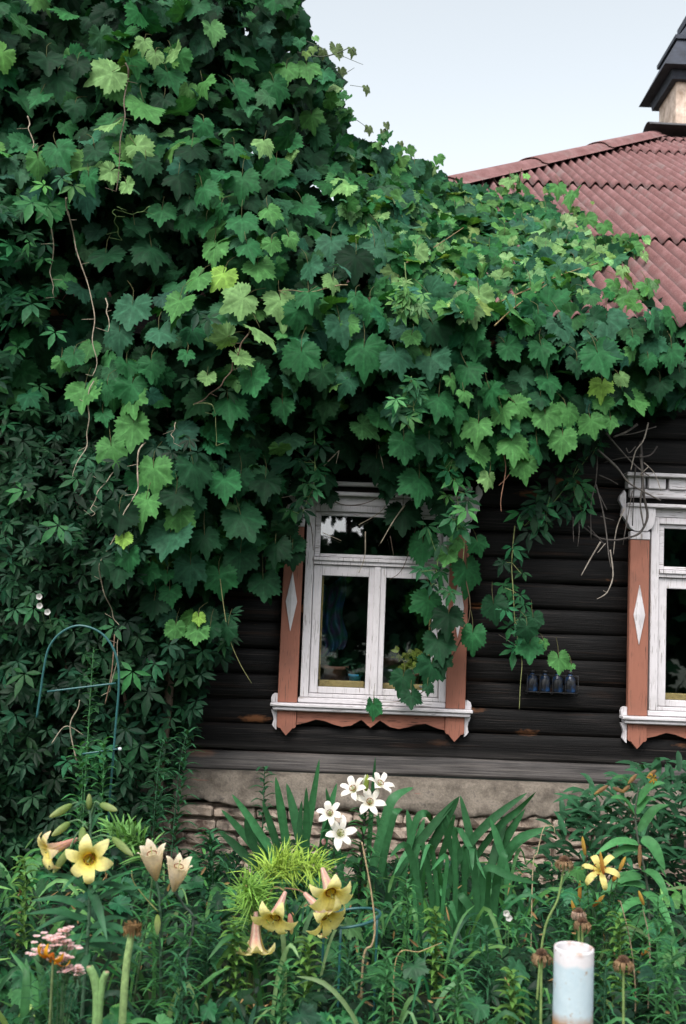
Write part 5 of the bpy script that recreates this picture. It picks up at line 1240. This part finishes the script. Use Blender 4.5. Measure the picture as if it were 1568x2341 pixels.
# left cut daylily stalk with brown head
Y = -3.0; p = at(303, 2128, Y); b0 = base_of(283, 2280, Y)
dl = thing('withered_flower', 'crumpled brown flower head on a thick pale green stalk at the lower left', 'dead flower', b0)
a = Acc(); tube(a, [b0, at(285, 2250, Y), at(298, 2150, Y), p], .013, .011, (.22, .33, .12), 8); a.build('stem', M_STEM, dl)
a = Acc(); r = random.Random(31)
for i in range(26):
    an = r.uniform(0, 6.28); d = Vector((math.cos(an), math.sin(an), 0)); l = r.uniform(.02, .045); q = p + Vector((0, 0, .014))
    ribbon(a, [q, q + d * .018 + Vector((0, 0, .004)), q + d * .024 - Vector((0, 0, l * .8))], .014, np.array((.27, .17, .08)) * r.uniform(.5, 1.4), nrm=d, n=7, prof='lance', fold=.5, wave=.5)
a.build('seed_head', M_PETAL, dl)
for lab, x0, x1, y1, w_ in (('thick pale green cut stalk at the bottom left, leaning to the left', 222, 205, 2210, .021), ('short thick pale green cut stalk at the bottom left, leaning to the right', 228, 243, 2222, .018)):
    b0 = base_of(x0, 2290, -3.1); th = thing('cut_stalk', lab, 'plant stalk', b0); a = Acc(); tube(a, [b0, at(x0, 2290, -3.1), at(x1, y1, -3.1)], w_ * .75, w_ * .55, (.15, .27, .09), 9, jit=.1)
    tube(a, [at(x1, y1 + 1, -3.1), at(x1, y1 - 1, -3.1)], w_ * .5, w_ * .45, (.3, .24, .14), 9); a.build('stalk', M_STEM, th)

# ---- pink yarrow with an orange flower
Y = -3.05; b0 = base_of(140, 2300, Y)
ya = thing('yarrow', 'pale pink flat topped flower clusters at the lower left corner', 'flower', b0); a = Acc(); s = Acc(); r = random.Random(33)
for (cx_, cy_, n_, sp) in [(95, 2176, 16, 13), (125, 2150, 26, 16), (150, 2160, 22, 14), (140, 2192, 18, 13), (156, 2128, 8, 8), (152, 2220, 8, 7), (172, 2215, 9, 8), (183, 2224, 8, 7)]:
    hub = at(cx_, cy_ + 30, Y); tube(s, [b0, at((cx_ + 140) / 2, cy_ + 80, Y), hub], .0016, .0014, (.06, .12, .05), 5)
    for i in range(n_):
        q = at(cx_ + r.gauss(0, sp), cy_ + r.gauss(0, sp * .5), Y + r.uniform(-.03, .03)); tube(s, [hub, q], .001, .0008, (.08, .14, .06), 4, n=3)
        for k in range(5):
            an = k * 1.2566 + r.random() * .5; d = Vector((math.cos(an), math.sin(an) * .9 - .15, .25)); ribbon(a, [q, q + d * .007, q + d * .0125], .0115, np.array((.80, .60, .61)) * r.uniform(.85, 1.12), nrm=Vector((0, -.4, 1)), n=4, prof='lance')
        tube(a, [q, q + Vector((0, -.001, .002))], .002, .0015, (.7, .5, .3), 5, n=3)
a.build('flower', M_PETAL, ya); s.build('stem', M_STEM, ya); s = Acc()
for x_ in (95, 130, 150, 175): stem_leaves(s, base_of(x_, 2300, Y + r.uniform(-.05, .1)), at(x_, 2215, Y), 46, .085, .008, DG, r, .1, .3, .5)
s.build('foliage', M_HERB, ya)
b0 = base_of(118, 2300, -3.12); og = thing('daylily', 'orange and yellow flower among the pale pink clusters at the lower left', 'flower', b0); a = Acc(); q = at(122, 2178, -3.12); tube(a, [b0, q], .005, .004, (.10, .14, .05), 6); a.build('stem', M_STEM, og)
orf = lambda t_, s_: mixc((.55, .12, .02), (.72, .40, .03), t_ * 1.4)
lily(og, q, Vector((-.35, -.5, -.75)), 'recurved', .78, orf, orf, 81)
a = Acc()
for (x0, y0, x1, y1, w_) in [(140, 2280, 190, 2130, .03), (100, 2270, 70, 2150, .03), (60, 2270, 60, 2190, .03), (130, 2280, 115, 2130, .025), (90, 2290, 20, 2170, .03)]:
    p, t2 = at(x0, y0, -3.0), at(x1, y1, -2.95); ribbon(a, [Vector((p.x, p.y, 0)), p, t2], w_, np.array(MG) * r.uniform(.8, 1.3), n=10, prof='lance', fold=.2)
a.build('foliage', M_HERB, og)

# ---- bindweed blossoms
def bind(label, px, py, Y, rr, root):
    th = thing('bindweed', label, 'flower', root, 'white bindweed blossoms'); p = at(px, py, Y)
    a = Acc(); V = [tuple(p + Vector((0, .014, -.006)))]; C = [(.6, .6, .5)]; nn = 20
    for f, dz in ((.35, .006), (1.0, -.004)):
        for k in range(nn):
            an = 2 * math.pi * k / nn; wv = 1 + .05 * math.cos(5 * an); V.append(tuple(p + Vector((math.cos(an) * rr * f * wv, -dz * .2 - (.006 if f == 1 else -.002), math.sin(an) * rr * f * wv)))); C.append((.8, .77, .75))
    T = [(0, 1 + k, 1 + (k + 1) % nn) for k in range(nn)]
    for k in range(nn): j = (k + 1) % nn; T += [(1 + k, 1 + nn + k, 1 + nn + j), (1 + k, 1 + nn + j, 1 + j)]
    a.add(V, T, np.array(C)); a.build('flower', M_PETAL, th)
    a = Acc(); tube(a, [root, p + Vector((.01, .06, -.08)), p + Vector((0, .016, -.006))], .0015, .0012, (.08, .16, .05), 4); a.build('stem', M_STEM, th)
for lab, x, y in (('topmost of three white bindweed blossoms in the dark creeper', 90, 1364), ('middle of three white bindweed blossoms in the dark creeper', 91, 1385), ('lowest of three white bindweed blossoms in the dark creeper', 109, 1399)): bind(lab, x, y, -.95, .016, at(x + 10, y + 60, -.75))
for lab, x, y in (('upper of two small white blossoms in the middle of the bed', 1157, 2087), ('lower of two small white blossoms in the middle of the bed', 1163, 2098)): bind(lab, x, y, -2.3, .0125, base_of(x, y, -2.25))

# ---- dry stalks
def stalk(label, L, Y, r0, c, name='dry_stalk', cat='dry stalk'):
    b0 = base_of(L[-1][0], L[-1][1], Y); th = thing(name, label, cat, b0); a = Acc(); tube(a, [at(x, y, Y) for x, y in L] + [b0], r0 * .6, r0, c, 6, n=40, jit=.2); a.build('stalk', M_STEM, th); return th
stalk('long curved straw coloured stalk before the dark lily stem', [(827, 1925), (838, 1980), (850, 2050), (857, 2120), (850, 2160), (830, 2195)], -2.45, .0045, (.34, .25, .14))
stalk('thin dry stalk bent into a hook at its top, before the foundation', [(1268, 1905), (1265, 1890), (1250, 1887), (1240, 1900), (1228, 1950), (1218, 1985)], -1.6, .003, (.34, .27, .16))
stalk('straight dry stalk at the right edge of the bed, behind the pipe', [(1418, 2060), (1440, 2150), (1452, 2260)], -2.4, .003, (.28, .2, .13))
stalk('leaning dry stalk at the right edge with a broken tip', [(1470, 2080), (1485, 2160), (1482, 2280)], -2.4, .003, (.26, .19, .13))
stalk('dead straw coloured stem lying across the bed below the ring', [(1010, 2155), (960, 2175), (905, 2195)], -2.5, .0025, (.3, .22, .1))

# ---- leafy stems (willow-like herbs) rising before the wall at the left, and phlox in the bed
def herb(label, px0, py0, px1, py1, Y, n, L, wd, col, seed, group, name='leafy_herb', cat='plant', **kw):
    r = random.Random(seed); base = base_of(px0, py0, Y); top = at(px1, py1, Y); th = thing(name, label, cat, base, group)
    a = Acc(); tube(a, [base, at(px0, py0, Y).lerp(top, .4), top], .0045, .002, np.array(col) * .9, 5); a.build('stem', M_STEM, th)
    a = Acc(); stem_leaves(a, base, top, n, L, wd, col, r, **kw); a.build('foliage', M_HERB, th)
G1 = 'tall narrow leaved herbs by the wall'
herb('tall willow leaved stem leaning right against the dark wall', 395, 1830, 430, 1668, -.75, 60, .14, .018, DG, 91, G1, z0=.3)
herb('second willow leaved stem, left of the leaning one', 350, 1830, 375, 1690, -.7, 56, .13, .018, DG, 92, G1, z0=.3)
herb('leafy stem with drooping leaves left of the iris clump, before the ledge', 600, 1900, 605, 1752, -.8, 34, .10, .020, DG, 93, G1, z0=.4)
herb('leafy stem with fingered leaves under the arched hoop', 232, 1900, 238, 1690, -1.1, 40, .10, .022, MG, 94, G1, z0=.5)
herb('leafy stem just left of the arched hoop foot', 190, 1850, 185, 1700, -1.15, 40, .12, .025, MG, 95, G1, z0=.4)
herb('tall feathery stem inside the arched hoop', 205, 1600, 215, 1480, -.95, 60, .07, .010, MG, 96, G1, z0=.5)
herb('bushy dark stem between the brick foundation and the cream lilies', 490, 2050, 480, 1900, -1.3, 60, .13, .022, DG, 97, G1, z0=.3)
G2 = 'leafy phlox stems in the bed'
ph = [(935, 2200, 930, 2010, -2.1, 'phlox stem with lance leaves just right of the ring support'), (1000, 2230, 995, 2080, -2.2, 'low phlox stem between the ring support and the iris blades'), (1120, 2250, 1110, 2120, -2.4, 'phlox stem below the two white blossoms'), (1190, 2250, 1180, 2090, -2.2, 'phlox stem between the white blossoms and the tall seed head'), (700, 2300, 705, 2150, -2.6, 'bright leafy stem below the yellow trumpets'), (790, 2300, 800, 2160, -2.6, 'leafy stem under the green ring'), (880, 2310, 885, 2180, -2.7, 'leafy stem at the bottom edge right of the ring'), (540, 2300, 535, 2110, -2.5, 'leafy stem left of the lowest trumpet'),
      (480, 2300, 470, 2100, -2.4, 'feathery stem right of the cream lilies'), (1500, 2250, 1505, 2050, -2.6, 'leafy stem at the right edge below the broad leaved lily'), (1420, 2200, 1415, 2090, -2.4, 'leafy stem under the yellow star lily'), (1380, 2320, 1385, 2200, -2.7, 'leafy stem right behind the pipe'), (1040, 2330, 1050, 2210, -2.8, 'leafy stem at the bottom edge in the middle'), (1180, 2330, 1170, 2220, -2.8, 'leafy stem at the bottom edge left of the pipe'), (420, 2320, 410, 2180, -2.8, 'leafy stem at the bottom edge below the cream lilies'), (640, 2330, 650, 2200, -2.8, 'leafy stem at the bottom edge below the lowest trumpet'),
      (60, 2100, 55, 1960, -2.2, 'dark leafy stem at the left edge beside the tall yellow lily'), (1280, 2150, 1275, 2040, -2.0, 'leafy stem behind the tall seed head stalk'), (1540, 2330, 1535, 2150, -2.8, 'leafy stem in the bottom right corner')]
for i, (x0, y0, x1, y1, Y, lab) in enumerate(ph):
    herb(lab, x0, y0, x1, y1, Y, 60, (.10, .085, .12)[i % 3], (.014, .020, .011)[i % 3], np.array((MG, LG, DG)[i % 3]) * (1, .7, 1.1)[i % 3], 100 + i, G2, 'phlox', z0=.2, up=.45)

# ---- ground cover: uncountable low leaves
r = random.Random(55); a = Acc()
OV = leaflet_fan(77, 3, .62), leaflet_fan(78, 3, .7), leaflet_fan(79, 5, .5), leaflet_fan(80, 5, .36)
def hprof(y): return float(np.interp(y, [-4.5, -3.4, -2.9, -2.3, -1.6, -.9, -.3], [.10, .13, .22, .34, .38, .36, .22]))
for i in range(4800):
    y = r.uniform(-4.2, -.25); x = r.uniform(-1, 1) * (1.0 + (y + 6.4) * .40); h = hprof(y)
    if y > -.9 and -.35 < x < 1.2: h *= .75
    if .2 < x < .95 and -2.25 < y < -1.1: h *= .45
    z_ = h * (r.random() ** .55) * (.75 + .35 * math.sin(x * 6 + y * 4))
    put(a, r.choice(OV if r.random() < .6 else CL), (x, y, z_), Vector((r.gauss(0, .4), -.4 + r.gauss(0, .3), 1)), Vector((r.gauss(0, 1), r.gauss(-.3, .8), -.3)), r.uniform(.05, .11), rcol('kkkddm', r))
for i in range(2600):
    y = r.uniform(-3.6, -.4); x = r.uniform(-1, 1) * (.5 + (y + 6.4) * .36); h = hprof(y); q = Vector((x, y, h * r.uniform(.2, .9)))
    an = r.uniform(0, 6.28); d = Vector((math.cos(an), math.sin(an), r.uniform(.1, 1.1))).normalized(); l = r.uniform(.06, .15)
    ribbon(a, [q, q + d * l * .5, q + d * l - Vector((0, 0, .02))], r.uniform(.008, .02), rcol('kdmmbb', r), nrm=Vector((0, -.4, 1)), n=5, prof='lance', fold=.15)
for i in range(230):
    y = r.uniform(-3.5, -1.2); x = r.uniform(-1, 1) * (.5 + (y + 6.4) * .36); h = hprof(y)
    if .2 < x < .95 and -2.25 < y < -1.1: h *= .5
    put(a, r.choice(GL), (x, y, h * r.uniform(.7, 1.12)), Vector((r.gauss(0, .35), -.6, .9)), Vector((r.gauss(0, .8), -.5, -.5)), r.uniform(.05, .11), rcol('dmmb', r))
for i in range(330):                                                  # long arching strap leaves
    y = r.uniform(-3.3, -1.0); x = r.uniform(-1, 1) * (.5 + (y + 6.4) * .36); q = Vector((x, y, .02)); an = r.uniform(0, 6.28); L = r.uniform(.22, .48) * (.75 if y < -2.6 else 1)
    d = Vector((math.cos(an), math.sin(an) * .7, 0)); sp = r.uniform(.25, .8)
    ribbon(a, [q, q + d * L * sp * .25 + Vector((0, 0, L * .55)), q + d * L * sp * .7 + Vector((0, 0, L * .85)), q + d * L * sp * 1.15 + Vector((0, 0, L * r.uniform(.45, .95)))], r.uniform(.008, .022), rcol('dmmbbl', r), nrm=Vector((r.gauss(0, .4), -.8, .6)), n=11, prof='blade', fold=.12)
for i in range(240):                                                  # dry bits
    y = r.uniform(-3.2, -1.2); x = r.uniform(-1, 1) * (.5 + (y + 6.4) * .34); q = Vector((x, y, hprof(y) * r.uniform(.5, 1.05))); d = rv(1).normalized() * r.uniform(.02, .06)
    ribbon(a, [q, q + d * .5, q + d], r.uniform(.004, .012), np.array((.26, .16, .07)) * r.uniform(.5, 1.4), n=4, prof='lance', fold=.4)
tag(a.build('ground_cover', M_HERB), 'low mixed green leaves filling the flower bed', 'ground cover', kind='stuff')

# ------------------------------------------------------------------ the garden behind the photographer, seen only as a reflection in the panes
r = random.Random(66)
def btree(x, y, h, rad_, lab, n=1500):
    th = thing('tree', lab, 'tree', (x, y, 0), 'trees across the garden'); a = Acc()
    tube(a, [(x, y, 0), (x + .1, y, h * .4), (x, y, h * .8)], .16, .05, (.06, .045, .03), 8); a.build('trunk', M_BARK, th); a = Acc()
    for i in range(n):
        d = rv(1).normalized() * r.random() ** .4; p = Vector((x + d.x * rad_, y + d.y * rad_ * .7, h * .56 + d.z * h * .44))
        if abs(p.x - .0 - .25 * math.sin(p.z * 9)) < .75 and 3.0 < p.z < 3.5: continue
        put(a, r.choice(GS), p, rv(1) + Vector((0, 0, .6)), rv(1), r.uniform(.25, .5), rcol('kd', r))
    a.build('crown', M_LEAF, th)
for i, (x, y, h, rd) in enumerate([(-3.2, -16, 5.2, 2.4), (2.8, -16.5, 5.6, 2.3), (0.1, -17.5, 5.0, 2.6), (-7.2, -16, 5.5, 2.6), (6.8, -16, 5.2, 2.6)]):
    btree(x, y, h, rd, ['round tree left of the gap across the garden', 'round tree right of the gap across the garden', 'broad tree in the middle across the garden, farthest back', 'leftmost tree across the garden', 'rightmost tree across the garden'][i])

hg = thing('hedge', 'dark clipped hedge along the far side of the garden, mirrored in the panes', 'hedge', (0, -14.5, 0)); a = Acc()
for i in range(2600):
    put(a, r.choice(GS), (r.uniform(-9, 9), -14.5 + r.gauss(0, .35), 2.55 * r.random() ** .7), rv(1) + Vector((0, .5, .4)), rv(1), r.uniform(.2, .38), rcol('kd', r))
a.build('foliage', M_LEAF, hg)
